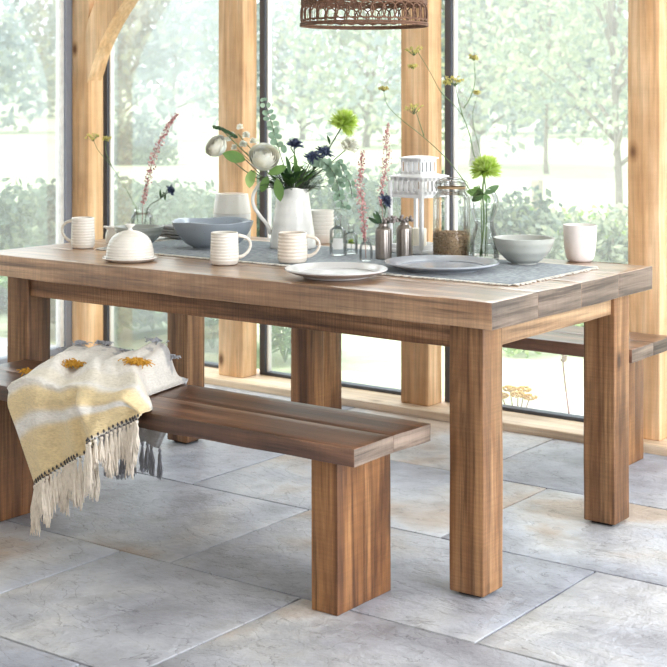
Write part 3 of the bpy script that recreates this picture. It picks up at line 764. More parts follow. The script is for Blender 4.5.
# butter dish
p, _ = at_table(130, 260.8); bd = empty('butter_dish', (p.x, p.y, ZT)); tag(bd, 'white domed butter dish with a knob near the front left of the table', 'butter dish')
m = MB(); lathe(m, smoothprof([(0, .004), (.06, .001), (.070, .002), (.084, .009), (.0855, .012), (.083, .0135), (.072, .010), (0, .010)], 4), 56); m.build('plate', WHITE, bd)
m = MB(); lathe(m, smoothprof([(.0735, .012), (.0755, .014), (.075, .020), (.0725, .040), (.066, .060), (.052, .079), (.030, .091), (.012, .0955), (0, .096)], 5), 56, fn=lambda q, a, i: Vector((q.x * (1 + .0035 * math.sin(q.z * 520)), q.y * (1 + .0035 * math.sin(q.z * 520)), q.z))); dm = m.build('dome', WRIB, bd)
m = MB(); lathe(m, smoothprof([(.011, .094), (.007, .099), (.0065, .103), (.012, .108), (.0155, .112), (.014, .1155), (.006, .1135), (0, .113)], 4), 28); m.build('knob', WHITE, dm)
def bowl(px, py, r, h, name, label, mt, cat='bowl', wavy=0., foot=.45, z=None, thick=.006, inner=None, group='bowls on the table', shape=1.):
    p, _ = at_table(px, py); rt = empty(name, (p.x, p.y, ZR if z is None else z)); tag(rt, label, cat, group)
    o = [(0, .004), (r * foot * .92, .003), (r * foot * .97, 0), (r * foot * 1.03, .001), (r * foot * 1.06, h * .06), (r * (foot + .20 * shape), h * .2), (r * .86, h * .52), (r * .965, h * .82), (r, h * .985)]
    i = [(r * .995, h), (r - thick, h * .985), (r * .93 - thick, h * .8), (r * .81 - thick, h * .5), (r * (foot + .1 * shape), h * .2), (r * .25, h * .11), (0, h * .1)]
    wf = (lambda q, a, k: Vector((q.x * (1 + wavy * .25 * math.sin(a * 5) * (q.z / h)), q.y * (1 + wavy * .25 * math.sin(a * 5) * (q.z / h)), q.z + wavy * h * .5 * math.sin(a * 4 + .7) * (q.z / h) ** 3)))
    m = MB(); lathe(m, smoothprof(o, 4), 64, fn=wf if wavy else None); m.build('outer_wall', mt, rt)
    m = MB(); lathe(m, smoothprof([o[-1]] + i, 4), 64, fn=wf if wavy else None); m.build('inner_wall', inner or mt, rt)
    return rt
bowl(139, 246.8, .084, .066, 'cereal_bowl', 'grey green bowl behind the domed butter dish', GREENG, foot=.42)
bowl(213, 249.3, .137, .093, 'serving_bowl', 'large wavy-rimmed blue grey serving bowl left of the pitcher', BLUEG, wavy=.055, foot=.47, inner=ceramic('pale_blue_glaze', lin(160, 170, 182)[:3], .12))
bowl(524, 265, .094, .080, 'cereal_bowl', 'pale grey green bowl standing at the right end of the runner', ceramic('sage_grey', lin(176, 178, 172)[:3], .25, 12), foot=.42)
# handleless cup
p, _ = at_table(580, 261); cp = empty('tumbler_cup', (p.x, p.y, ZT)); tag(cp, 'tall white handleless cup at the right end of the table', 'cup')
m = MB(); r, h = .052, .113
lathe(m, smoothprof([(0, .004), (r * .55, .002), (r * .66, .0), (r * .78, .006), (r * .88, .022), (r * .955, .05), (r * .99, .085), (r, h - .002), (r * .985, h), (r * .95, h - .003)], 5), 56); m.build('outer_wall', ceramic('blush_white', lin(228, 220, 216)[:3], .3), cp)
m = MB(); lathe(m, smoothprof([(r * .95, h - .003), (r * .93, .085), (r * .88, .04), (r * .7, .016), (0, .010)], 5), 56); m.build('inner_wall', WHITE, cp)
# dinner plates
def plate(px, py, r, label, mt, z):
    p, _ = at_table(px, py); rt = empty('dinner_plate', (p.x, p.y, z)); tag(rt, label, 'plate', 'dinner plates on the table')
    m = MB(); lathe(m, smoothprof([(0, .004), (r * .58, .003), (r * .60, 0), (r * .64, 0), (r * .67, .005), (r * .84, .011), (r * .985, .0195), (r, .0225)], 4), 80); m.build('underside', mt, rt)
    m = MB(); lathe(m, smoothprof([(r, .0225), (r * .992, .0245), (r * .975, .0245), (r * .83, .0175), (r * .74, .0125), (r * .68, .0095), (0, .0088)], 4), 80); m.build('face', mt, rt)
plate(336, 277, .147, 'creamy white dinner plate at the front of the table', PALEG, ZT + .0012)
plate(441.5, 271, .169, 'grey dinner plate on the runner in front of the oat jar', MIDG, ZR)
# stacked bowls
p, _ = at_table(321.5, 243)
for k in range(7):
    rt = empty('dessert_bowl', (p.x, p.y, ZT + .0005 + .0135 * k)); tag(rt, ['white bowl at the bottom of the stack behind the cream mug', 'second bowl from the bottom of the white stack', 'third bowl from the bottom of the white stack', 'middle bowl in the white stack beside the pitcher', 'third bowl from the top of the white stack', 'second bowl from the top of the white stack', 'white bowl at the top of the stack beside the pitcher'][k], 'bowl', 'stack of small white bowls')
    m = MB(); r, h = .0445, .034
    lathe(m, smoothprof([(0, .003), (r * .55, .002), (r * .6, 0), (r * .66, .001), (r * .8, h * .3), (r * .95, h * .7), (r, h * .97), (r * .985, h), (r * .955, h * .95), (r * .9, h * .68), (r * .74, h * .3), (r * .5, .0055), (0, .006)], 3), 40)
    m.build('rim_and_wall', WHITE, rt)
# white crock with pale band behind the mug
p, _ = at_table(232, 239.5); ck = empty('white_crock', (p.x, p.y, ZR)); tag(ck, 'tapered white stoneware crock behind the serving bowl', 'crock')
m = MB(); lathe(m, smoothprof([(0, .003), (.060, 0), (.066, .004), (.068, .03), (.068, .07), (.0675, .086), (.066, .090)], 4), 48); m.build('body', ceramic('soft_grey_crock', lin(226, 226, 226)[:3], .3), ck)
m = MB(); lathe(m, smoothprof([(.0675, .090), (.0685, .092), (.067, .105), (.0625, .135), (.0585, .158), (.056, .162), (.03, .163), (0, .163)], 4), 48); m.build('lid', WHITE, ck)
# folded napkin behind the serving bowl
p, _ = at_table(175, 238.5); m = MB(); vs = []; fs = []
NAP = plain('grey_napkin_linen', lin(150, 150, 152), .95, .1, 80)
rt = empty('folded_napkin', (p.x, p.y, ZR)); tag(rt, 'folded grey linen napkin between the jar and the serving bowl', 'napkin')
for k in range(4):
    m = MB(); A, B = 14, 8; vs = []; fs = []; z = .004 + .011 * k
    rbox(m, -.068 + .004 * k, .068 - .006 * k, -.05, .05, z - .004, z + .0065, .005, (12, 6, 2), wob=.006, freq=9, seed=k)
    m.build('fold', NAP, rt)
# small cream jug behind the butter dish
p, _ = at_table(113, 243); cj = empty('milk_jug', (p.x, p.y, ZT)); tag(cj, 'tiny white milk jug peeking out left of the grey green bowl', 'jug')
m = MB(); lathe(m, smoothprof([(0, .003), (.02, 0), (.025, .004), (.027, .025), (.022, .045), (.0245, .056), (.0225, .057), (.0195, .045), (.02, .01), (0, .008)], 4), 32, fn=lambda q, a, i: q + (Vector((-.010 * RT.x, -.010 * RT.y, .003)) * max(0, math.cos(a - RA - PI)) ** 6 if q.z > .05 else Vector((0, 0, 0)))); m.build('body', WHITE, cj)
m = MB(); tube(m, curve([(RT.x * .022, RT.y * .022, .05), (RT.x * .042, RT.y * .042, .046), (RT.x * .04, RT.y * .04, .028), (RT.x * .025, RT.y * .025, .018)], 5), .003, 8); m.build('handle', WHITE, cj)

# pitcher
pp, pd = at_table(293, 248.8); pt = empty('pitcher', (pp.x, pp.y, ZR)); tag(pt, 'tall white stoneware pitcher holding the mixed bouquet', 'pitcher')
m = MB(); h = .198
prof = smoothprof([(0, .004), (.066, .002), (.076, .0), (.0785, .006), (.076, .03), (.069, .075), (.062, .125), (.0565, .165), (.0545, .184), (.056, h), (.0535, h + .0015), (.0515, h - .003), (.052, .15), (.064, .08), (.070, .02), (.05, .010), (0, .010)], 4)
SP = math.atan2(-FW.y, -FW.x) + .1
def spout(q, a, i):
    d = math.cos(a - SP); k = max(0, d) ** 10 * sm((q.z - .153) / .045)
    rr = 1 + .003 * math.sin(q.z * 330)
    return Vector((q.x * rr, q.y * rr, q.z)) + Vector((math.cos(SP) * .016 * k, math.sin(SP) * .016 * k, .006 * k))
lathe(m, prof, 64, fn=spout); m.build('body', ceramic('pitcher_glaze', lin(240, 238, 234)[:3], .16, 9), pt)
m = MB(); U = Vector((0, 0, 1))
hp = curve([-RT * .050 + U * .188, -RT * .074 + U * .222, -RT * .104 + U * .222, -RT * .132 + U * .185, -RT * .134 + U * .145, -RT * .110 + U * .105, -RT * .088 + U * .078, -RT * .074 + U * .045], 5)
tube(m, hp, [.0052 + .002 * (k / len(hp)) for k in range(len(hp))], 10); m.build('handle', WHITE, pt)

# ================================================================ GLASS, METAL
GL = glassy('clear_glass', (.985, .99, .99, 1), (.80, .84, .84, 1), gl=.8)
WATER = glassy('water', (.985, .99, .99, 1), (.88, .92, .92, 1), gl=.5)
def vessel(px, py, prof, name, label, cat, mt=None, group=None, water=None, z=None, part='glass_body', seg=40):
    p, d = at_table(px, py); rt = empty(name, (p.x, p.y, ZR if z is None else z)); tag(rt, label, cat, group)
    m = MB(); pr = smoothprof(prof, 4); t = .0025
    inn = [(max(0, r - t), max(z_, .006)) for r, z_ in reversed(pr)]
    lathe(m, pr, seg); m.build(part, mt or GL, rt)
    if water:
        w_ = [(max(0, r - t - .0008), z_) for r, z_ in pr if z_ <= water]; m = MB()
        lathe(m, [(0, .0075)] + [(r, max(.0075, z_)) for r, z_ in w_ if r > .003] + [(w_[-1][0], water), (0, water)], 32); m.build('water', WATER, rt)
    return rt, p, d
jar, jp, jd = vessel(142, 241.5, [(0, 0), (.034, 0), (.039, .006), (.040, .03), (.040, .075), (.037, .088), (.030, .096), (.0295, .104), (.031, .106), (.031, .112), (.0295, .114)], 'mason_jar', 'small glass jar of wild stems behind the grey green bowl', 'jar', water=.05)
b1, b1p, b1d = vessel(338, 256, [(0, 0), (.024, 0), (.027, .004), (.027, .07), (.024, .082), (.012, .092), (.0105, .098), (.0105, .118), (.0135, .121), (.0135, .127), (.011, .128)], 'glass_bottle', 'taller small clear bottle beside the stacked bowls', 'bottle', group='small clear bottles')
b2, b2p, b2d = vessel(351, 254.5, [(0, 0), (.020, 0), (.022, .004), (.022, .055), (.019, .064), (.010, .070), (.0095, .088), (.012, .090), (.012, .095), (.010, .096)], 'glass_bottle', 'shorter small clear bottle with a green sprig', 'bottle', group='small clear bottles', water=.04)
for rt_, hh, nm, rr in ((b1, .034, 'label', .0275),):
    m = MB(); vs = []; fs = []
    for i in range(13):
        a = math.atan2(-FW.y, -FW.x) - .6 + 1.2 * i / 12
        for z_ in (.02, .055): vs.append((rr * math.cos(a), rr * math.sin(a), z_)); 
    for i in range(12): fs.append((2 * i, 2 * i + 2, 2 * i + 3, 2 * i + 1))
    m.add(vs, fs); m.build('label', plain('white_paper', lin(238, 238, 234), .8, .02), rt_)
bv, bvp, bvd = vessel(366, 262, [(0, 0), (.017, 0), (.020, .004), (.020, .04), (.016, .052), (.011, .06), (.011, .07), (.013, .073)], 'bud_vase', 'tiny clear bud vase holding a pink flower spike', 'vase')
car, cap_, cad = vessel(484, 261, [(0, 0), (.042, 0), (.047, .005), (.048, .03), (.046, .055), (.038, .085), (.031, .108), (.031, .125), (.040, .150), (.0455, .175), (.043, .198), (.032, .217), (.030, .224)], 'glass_carafe', 'curvy clear glass vase holding the single green bloom', 'vase', water=.048)
STEEL = plain('brushed_pewter', lin(150, 142, 136), .34, .1, 60, Metallic=.95)
def metal(px, py, label):
    p, d = at_table(px, py); rt = empty('metal_bud_vase', (p.x, p.y, ZR)); tag(rt, label, 'vase', 'pewter bud vases')
    m = MB(); prof = [(0, .002), (.021, 0), (.0245, .002), (.0255, .008), (.0255, .082), (.0235, .094), (.017, .101), (.0145, .104), (.0145, .110), (.0125, .1105), (.0120, .10), (0, .095)]
    def flute(q, a, i): f = 1 + .02 * math.cos(a * 14) * (1 if .006 < q.z < .09 else 0); return Vector((q.x * f, q.y * f, q.z))
    lathe(m, smoothprof(prof, 4), 84, fn=flute); m.build('body', STEEL, rt); return p, d
v1, v1d = metal(383.5, 260, 'pewter bud vase with a blue thistle and seed pods')
v2, v2d = metal(404.5, 258.5, 'pewter bud vase with only seed pods, beside the lantern')
# oat jar
oj, ojp, ojd = vessel(451.5, 258.5, [(0, 0), (.052, 0), (.0575, .006), (.059, .02), (.059, .177), (.055, .194), (.046, .206), (.0435, .212), (.0435, .224)], 'storage_jar', 'clip top glass storage jar part filled with oats', 'jar')
m = MB(); lathe(m, [(.0445, .2180), (.0455, .2180), (.0455, .2250), (.0445, .2250)], 40, closed=True); m.build('seal', plain('tan_rubber_seal', lin(176, 146, 110), .7, .05), oj)
m = MB(); lathe(m, smoothprof([(.0465, .2250), (.047, .2280), (.045, .2380), (.036, .2450), (.018, .2480), (0, .2485)], 4), 40); m.build('lid', GL, oj)
WIRE = plain('steel_wire', lin(170, 166, 160), .3, .05, Metallic=1.0)
m = MB()
for zz in (.2150, .2340): tube(m, [(.0462 * math.cos(2 * PI * k / 32), .0462 * math.sin(2 * PI * k / 32), zz) for k in range(33)], .0012, 6)
for sg in (-1, 1):
    s_ = RT * sg; tube(m, curve([s_ * .047 + U * .2150, s_ * .053 + U * .2270, s_ * .048 + U * .2400, s_ * .02 + U * .2520, U * .2525], 4), .0013, 6)
tube(m, curve([-FW * .047 + U * .2150, -FW * .056 + U * .2020, -FW * .060 + U * .1770, -FW * .062 + U * .1700], 4), .0013, 6)
m.build('wire_clip', WIRE, oj)
m = MB(); lathe(m, smoothprof([(0, .0075), (.050, .0075), (.0545, .012), (.0555, .03), (.0555, .072), (.052, .076), (.03, .079), (0, .080)], 3), 36)
OAT = plain('oat_flake', lin(206, 176, 140), .9, .28, 160)
for _ in range(2200):
    a = R.uniform(0, 2 * PI)
    if R.random() < .65: q = Vector((.0566 * math.cos(a), .0566 * math.sin(a), R.uniform(.012, .077)))
    else: rr = .052 * math.sqrt(R.random()); q = Vector((rr * math.cos(a), rr * math.sin(a), .079))
    dd, s_, u_ = frame_of(rvec()); e = R.uniform(.0030, .0048); o_ = len(m.v)
    m.add([q + s_ * e, q + u_ * e * .7, q - s_ * e, q - u_ * e * .7, q + dd * .0012], [(0, 1, 4), (1, 2, 4), (2, 3, 4), (3, 0, 4), (3, 2, 1, 0)])
o = m.build('oats', foliage('oat_pile', [lin(214, 184, 150), lin(190, 156, 118), lin(228, 204, 174), lin(160, 126, 94)], .1, scale=40), None, smooth=False, loc=(ojp.x, ojp.y, ZR)); tag(o, 'rolled oats filling the bottom third of the clip top jar', 'oats', kind='stuff')

# lantern
lp, ld = at_table(417, 253); LZ = ZT; ln = empty('candle_lantern', (lp.x, lp.y + .01, ZR), 1.46); tag(ln, 'white metal candle lantern behind the pewter vases', 'lantern')
WM = plain('white_painted_metal', lin(240, 240, 242), .45, .03, 20)
S = .066
m = MB(); rbox(m, -S - .008, S + .008, -S - .008, S + .008, 0, .012, .002, (1, 1, 1)); m.build('base', WM, ln)
for sx in (-1, 1):
    for sy in (-1, 1):
        m = MB(); rbox(m, sx * S - .006, sx * S + .006, sy * S - .006, sy * S + .006, .012, .235, .0015, (1, 1, 4)); m.build('corner_post', WM, ln)
m = MB()
def cutband(m, s, z0, z1, n, wv=.003):
    for side in range(4):
        ca, sa = math.cos(side * PI / 2), math.sin(side * PI / 2)
        def bx_(u0, u1, za, zb):
            mm = MB(); rbox(mm, u0, u1, s - wv, s, za, zb, .0006, (1, 1, 1)); m.add([(x * ca - y * sa, x * sa + y * ca, z) for x, y, z in mm.v], mm.f)
        bx_(-s, s, z0, z0 + (z1 - z0) * .2); bx_(-s, s, z1 - (z1 - z0) * .2, z1)
        for k in range(n + 1): u = -s + 2 * s * k / n; bx_(max(-s, u - s * .62 / n), min(s, u + s * .62 / n), z0, z1)
cutband(m, S, .190, .246, 6)
m.build('cutout_band', WM, ln)
for rail in (0, 1):
    m = MB()
    for side in range(4):
        ca, sa = math.cos(side * PI / 2), math.sin(side * PI / 2); mm = MB()
        rbox(mm, -S, S, S - .004, S, .012, .026, .001, (1, 1, 1)) if rail == 0 else rbox(mm, -S, S, S - .004, S, .180, .190, .001, (1, 1, 1))
        m.add([(x * ca - y * sa, x * sa + y * ca, z) for x, y, z in mm.v], mm.f)
    m.build('frame_rail', WM, ln)
def pyr(s0, z0, z1, s1, z2):
    q = [(-1, -1), (1, -1), (1, 1), (-1, 1)]; m = MB()
    m.add([(a * s0, b * s0, z0) for a, b in q] + [(a * s0, b * s0, z1) for a, b in q] + [(a * s1, b * s1, z2) for a, b in q],
          [(3, 2, 1, 0), (0, 1, 5, 4), (1, 2, 6, 5), (2, 3, 7, 6), (3, 0, 4, 7), (4, 5, 9, 8), (5, 6, 10, 9), (6, 7, 11, 10), (7, 4, 8, 11), (8, 9, 10, 11)]); return m
pyr(S + .006, .246, .250, .044, .257).build('roof', WM, ln, smooth=False)
m = MB(); cutband(m, .042, .254, .306, 4); m.build('chimney', WM, ln)
pyr(.047, .306, .310, .02, .316).build('cap', WM, ln, smooth=False)
m = MB(); lathe(m, [(0, .0125), (.026, .0125), (.026, .075), (.024, .077), (0, .075)], 28); cd = m.build('pillar_candle', plain('candle_wax', lin(240, 232, 214), .5, .03), None, loc=(lp.x, lp.y + .01, ZR)); tag(cd, 'short cream pillar candle inside the white lantern', 'candle')

# ================================================================ FLOWERS
STEMG = plain('green_stem', lin(92, 116, 70), .6, .15, 50); STEMD = plain('dark_stem', lin(84, 92, 74), .6, .15, 50)
LEAFG = foliage('fresh_green_leaf', [lin(92, 130, 66), lin(120, 154, 84), lin(78, 112, 60)], .3, .4, 30)
LEAFD = foliage('deep_green_leaf', [lin(62, 92, 56), lin(80, 112, 70), lin(50, 78, 52)], .25, .4, 30)
EUC = foliage('eucalyptus_leaf', [lin(150, 176, 154), lin(172, 194, 172), lin(126, 154, 136)], .35, .5, 30)
ROSEW = foliage('white_petal', [lin(254, 250, 238), lin(250, 246, 228), lin(254, 252, 246)], .1, .6, 20)
LIMEP = foliage('lime_petal', [lin(186, 212, 88), lin(206, 226, 116), lin(222, 236, 156)], .4, .5, 30)
THIS = foliage('thistle_blue', [lin(56, 66, 96), lin(86, 96, 126), lin(38, 44, 70)], .1, .6, 30)
PINK = foliage('pink_bloom', [lin(206, 148, 152), lin(228, 182, 178), lin(180, 118, 128)], .4, .6, 30)
UMB = foliage('yellow_umbel', [lin(236, 224, 140), lin(244, 236, 172), lin(222, 208, 120)], .45, .6, 30)
POD = plain('grey_seed_pod', lin(142, 132, 128), .6, .25, 80)
MOUTH = Vector((pp.x, pp.y, ZR + .192))
def stem_to(m, head, mouth, foot, r=.0018, bow=.0, org=None):
    h_ = head - org; mo = mouth - org; mid = h_.lerp(mo, .5) + Vector((0, 0, bow)); tube(m, curve([h_, mid, mo, foot - org], 5), r, 6)
def flower(name, head, label, cat='flower', mouth=None, foot=None, stem=STEMG, group='stems in the white pitcher', r=.0018, bow=.0):
    org = foot; rt = empty(name, org); tag(rt, label, cat, group)
    m = MB(); stem_to(m, head, mouth, foot, r, bow, org); m.build('stem', stem, rt); return rt, head - org
def pm(dx=0, dy=0): return MOUTH + RT * dx + FW * dy
def pf(dx=0, dy=0): return Vector((pp.x, pp.y, ZR + .03)) + RT * dx * .6 + FW * dy * .6
def rose(mb, c, axis, r, layers=7, seed=0, opn=1.):
    d, s, u = frame_of(axis); c = Vector(c)
    for L_ in range(layers):
        k = L_ / (layers - 1); rr = r * (.22 + .78 * k ** .9); npet = 3 + (L_ + 1) // 2; thm = PI * (.93 - .36 * k)
        for q in range(npet):
            a0 = 2 * PI * q / npet + L_ * 1.9 + R.uniform(-.1, .1); hw = 2 * PI / npet * .74; vs = []; fs = []
            for i in range(9):
                tt = i / 8
                for j in range(9):
                    e = abs(j / 4 - 1); th_ = .10 + (thm * (1 - .13 * e * e) - .10) * tt
                    ang = a0 + (j / 4 - 1) * hw * (.5 + .5 * math.sin(PI * min(.5, tt * .9)))
                    flare = 1 + .13 * max(0, tt - .72) / .28 + .05 * (j / 8) * 1.0
                    rad = rr * math.sin(th_) * flare; z_ = -rr * math.cos(th_) * .95 + (r - rr) * .25
                    vs.append(c + (s * math.cos(ang) + u * math.sin(ang)) * rad + d * z_)
            for i in range(8):
                for j in range(8): a = i * 9 + j; fs.append((a, a + 1, a + 10, a + 9))
            mb.add(vs, fs)
def pomp(mb, c, axis, r, n, wv, spread=.95, curl=.3):
    d, s, u = frame_of(axis)
    for k in range(n):
        q = rvec(); 
        if q.dot(d) < -.55: q = -q
        L_ = r * R.uniform(.8, 1.05); sd = q.cross(rvec()).normalized() * wv; b = Vector(c) + q * r * .15
        tip = Vector(c) + q * L_ + d * r * curl * .3; mid = (b + tip) / 2 + q * .0 + d * r * .04
        o_ = [b - sd * .5, b + sd * .5, mid + sd, mid - sd, tip]; mb.add(o_, [(0, 1, 2, 3), (3, 2, 4)])
def thistle(name, head, axis, label, mouth, foot, r=.031, group='stems in the white pitcher'):
    rt, h_ = flower(name, head, label, 'flower', mouth, foot, STEMD, group, .0016)
    m = MB(); ball(m, h_, r * .36, 10, 8, sc3=(1, 1, 1.25))
    for _ in range(190):
        q = rvec(); tube(m, [h_ + q * r * .3, h_ + q * r * R.uniform(.5, .72)], [.0014, .0005], 4, cap=False)
    m.build('cone', THIS, rt)
    m = MB(); d, s, u = frame_of(axis)
    for k in range(24):
        a = 2 * PI * k / 12 + R.uniform(-.2, .2); q = s * math.cos(a) + u * math.sin(a)
        leaf(m, h_ - d * r * .15, q + d * R.uniform(-.5, .6) + rvec() * .2, r * R.uniform(.9, 1.35), r * .19, up=toCam + rvec() * .5, bend=.05, n=4)
    m.build('bract', THIS, rt)
    lm = MB()
    for t_ in (.25, .45):
        b = h_.lerp(mouth - foot, t_)
        for _ in range(4): leaf(lm, b, rvec() + Vector((0, 0, .6)), .035, .008, n=4)
    lm.build('leaf', LEAFD, rt); return rt

# white roses
d0 = pd
toCam = -FW
for (px, py, dd, r, lab, ax, k) in ((264, 157, d0 - .06, .046, 'large white rose at the centre left of the bouquet', toCam * .8 + RT * .15 + U * .6, .0), (216, 146, d0 + .0, .036, 'white rose at the far left of the bouquet', toCam * .6 - RT * .5 + U * .5, 0.)):
    rt, h_ = flower('white_rose', D(px, py, dd), lab, mouth=pm(-.03, -.01), foot=pf(.02), bow=-.02)
    m = MB(); rose(m, h_, ax, r, 8); m.build('bloom', ROSEW, rt)
    m = MB()
    for _ in range(4): leaf(m, h_ - Vector(ax).normalized() * r * .5, rvec() - Vector(ax) * .3, r * .8, r * .3, n=5)
    m.build('sepal', LEAFG, rt)
# broad leaf sprig
rt, h_ = flower('leafy_sprig', D(246, 160, d0 - .05), 'sprig with a broad green leaf between the two white roses', 'foliage', pm(-.03, -.02), pf(.01), STEMD, bow=-.01)
m = MB()
leaf(m, h_, D(221, 153, d0 - .06) - D(246, 160, d0 - .05), .082, .040, up=toCam, bend=.05, fold=.1)
m.build('leaf', LEAFG, rt); m = MB(); leaf(m, D(268, 176, d0 - .05) - pf(.01), -RT * .3 - U * .7, .06, .03, up=toCam, bend=.1)
m.build('leaf', LEAFG, rt)
# white filler sprig with veronica tip
rt, h_ = flower('white_filler_sprig', D(238, 134, d0 + .03), 'airy white blossom sprig above the broad leaf', mouth=pm(-.02, .02), foot=pf(-.01), stem=STEMG)
m = MB()
for (px, py, r) in ((240, 128, .012), (232, 136, .012), (246, 136, .014), (253, 142, .013), (243, 145, .014), (234, 148, .011), (228, 140, .010)):
    m = MB(); c = D(px, py, d0 + .03 + R.uniform(-.02, .02)) - pf(-.01); pomp(m, c, U, r * 1.25, 90, .0034); m.build('bloom', ROSEW, rt)
m = MB()
for (px, py) in ((246, 152), (252, 148), (238, 150)): tube(m, [D(px, py, d0 + .02) - pf(-.01), D(262, 172, d0) - pf(-.01)], .0012, 5)
m.build('twig', STEMG, rt)
rt, h_ = flower('green_spike', D(221, 129, d0 + .01), 'short curved green spike above the far left rose', 'foliage', pm(-.03, .01), pf(0.), STEMG)
m = MB()
pts = curve([D(214, 127, d0 + .01), D(222, 129, d0 + .01), D(230, 133, d0 + .01), D(236, 137, d0 + .01)], 8)
for i, p_ in enumerate(pts):
    for _ in range(5): ball(m, p_ - pf(0.) + rvec() * .004, .0035, 5, 4)
m.build('buds', LEAFD, rt)
# eucalyptus
def euc(px_pts, dd, label, mouth, foot, r=.019, group='stems in the white pitcher'):
    P_ = [D(x, y, dd) for x, y in px_pts]; org = foot; rt = empty('eucalyptus_stem', org); tag(rt, label, 'foliage', group)
    m = MB(); cs = curve([q - org for q in P_] + [mouth - org, foot - org], 5); tube(m, cs, .0014, 5); m.build('stem', STEMD, rt)
    m = MB(); body = curve([q - org for q in P_], 2)
    for i, q in enumerate(body):
        t_ = i / len(body); rr = r * (.55 + .5 * t_)
        for sg in (-1, 1):
            nv = (toCam + rvec() * .8); c = q + (RT * sg * .75 + rvec() * .35) * rr * 1.05
            disc_leaf(m, c, nv, rr * R.uniform(.85, 1.1))
    m.build('leaf', EUC, rt)
euc([(264, 99), (268, 112), (272, 124), (275, 136), (279, 150)], d0 + .02, 'upright eucalyptus stem rising above the large white rose', pm(-.01, .01), pf(-.01), .016)
euc([(345, 208), (340, 198), (338, 186), (334, 174), (326, 164), (314, 160)], d0 - .05, 'eucalyptus stem drooping down the right side of the bouquet', pm(.03, -.02), pf(.02), .020)
euc([(352, 196), (350, 184), (344, 172), (334, 162)], d0 + .02, 'shorter eucalyptus tip hanging beside the small bottles', pm(.03, .0), pf(.0), .017)
# thistles
thistle('blue_thistle', D(295, 143, d0 - .03), U, 'leftmost blue thistle of the bouquet', pm(0, -.01), pf(0, 0))
thistle('blue_thistle', D(313, 156, d0 - .05), U + toCam * .3, 'lowest blue thistle in the middle of the bouquet', pm(.01, -.02), pf(.01, 0), .032)
thistle('blue_thistle', D(325, 151, d0 - .03), U + RT * .3, 'rightmost blue thistle of the bouquet', pm(.02, -.01), pf(-.01, 0), .031)
# green chrysanthemum + cream carnation
rt, h_ = flower('green_chrysanthemum', D(343, 125, d0 + .0), 'lime green shaggy bloom at the top right of the bouquet', mouth=pm(.02, 0), foot=pf(.01), bow=-.01, stem=STEMD, r=.0024)
m = MB(); pomp(m, h_, U * .7 + RT * .5, .060, 620, .0024, curl=.15); m.build('bloom', LIMEP, rt)
m = MB()
for _ in range(5): leaf(m, h_.lerp(pm(.02) - pf(.01), .3) , rvec() + U * .3, .035, .013)
m.build('leaf', LEAFD, rt)
rt, h_ = flower('cream_carnation', D(349, 147, d0 + .04), 'cream ruffled bloom tucked under the green bloom', mouth=pm(.02, .02), foot=pf(0, .01))
m = MB(); pomp(m, h_, U + RT * .3, .036, 150, .007); m.build('bloom', ROSEW, rt)
# foliage collar of the bouquet
rt = empty('greenery_bunch', pf()); tag(rt, 'bunch of dark green leaves around the mouth of the pitcher', 'foliage', 'stems in the white pitcher')
m = MB(); m2 = MB(); st = MB(); O = pf()
for k in range(150):
    a = R.uniform(0, 2 * PI); el = R.uniform(.25, 1.1)
    dr = (RT * math.cos(a) * 1.6 + FW * math.sin(a) * .7) * math.cos(el) + U * math.sin(el); dr += RT * .12
    L_ = R.uniform(.05, .14); b = MOUTH - O + dr * L_ * R.uniform(.2, .65); tube(st, curve([MOUTH - O + RT * math.cos(a) * .02 + FW * math.sin(a) * .02 - U * .03, b], 3), .0012, 4)
    leaf(m if k % 2 else m2, b, dr + rvec() * .35, R.uniform(.04, .075), R.uniform(.014, .026), bend=R.uniform(.1, .4))
leaf(m2, D(277, 178, pd - .09) - O, -U + RT * .15, .080, .034, up=toCam, bend=.02)
leaf(m2, D(287, 166, pd - .08) - O, -RT * .8 - U * .35, .07, .03, up=toCam, bend=.1)
m.build('leaf', LEAFD, rt); m2.build('leaf', LEAFG, rt); st.build('stem', STEMD, rt)
rt, h_ = flower('lime_leaf_sprig', D(251, 170, d0 - .02), 'pale lime leaf hanging left of the pitcher mouth', 'foliage', pm(-.035, -.01), pf(-.01), STEMG)
m = MB(); leaf(m, h_, -U + RT * -.1, .062, .034, up=toCam, bend=.05); LML = foliage('lime_leaf', [lin(176, 204, 120), lin(190, 214, 140)], .4); m.build('leaf', LML, rt); m = MB(); leaf(m, h_ + RT * .012, -U - RT * .4, .045, .025, up=toCam, bend=.05)
m.build('leaf', LML, rt)

# pink spikes
def spike(pxs, dd, label, foot, group, scale=1., name='pink_flower_spike', dens=6):
    org = foot; rt = empty(name, org); tag(rt, label, 'flower', group)
    P_ = [D(x, y, dd) - org for x, y in pxs]; m = MB(); cs = curve(P_ + [Vector((0, 0, 0))], 6); tube(m, cs, .0012, 5); m.build('stem', plain('rosy_stem', lin(150, 110, 100), .7), rt)
    m = MB(); body = curve(P_, 10); n = len(body)
    for i, q in enumerate(body):
        t_ = i / n; w_ = (.004 + .012 * math.sin(PI * min(1, t_ * .8 + .1))) * scale
        for _ in range(dens):
            v = rvec(); v.z *= .5; c = q + v * w_ * R.uniform(.4, 1.15); a = rvec() * .0052 * scale; b = a.cross(rvec()).normalized() * .0032 * scale
            m.add([c - a, c + b, c + a, c - b], [(0, 1, 2, 3)])
    m.build('florets', PINK, rt); return rt
jf = Vector((jp.x, jp.y, ZR + .010))
spike([(177, 114), (168, 126), (161, 140), (154, 156), (150, 172), (146, 188), (143, 203)], jd, 'pink flower spike leaning right in the small jar', jf, 'stems in the small jar', 1.0)
bf = Vector((bvp.x, bvp.y, ZR + .008))
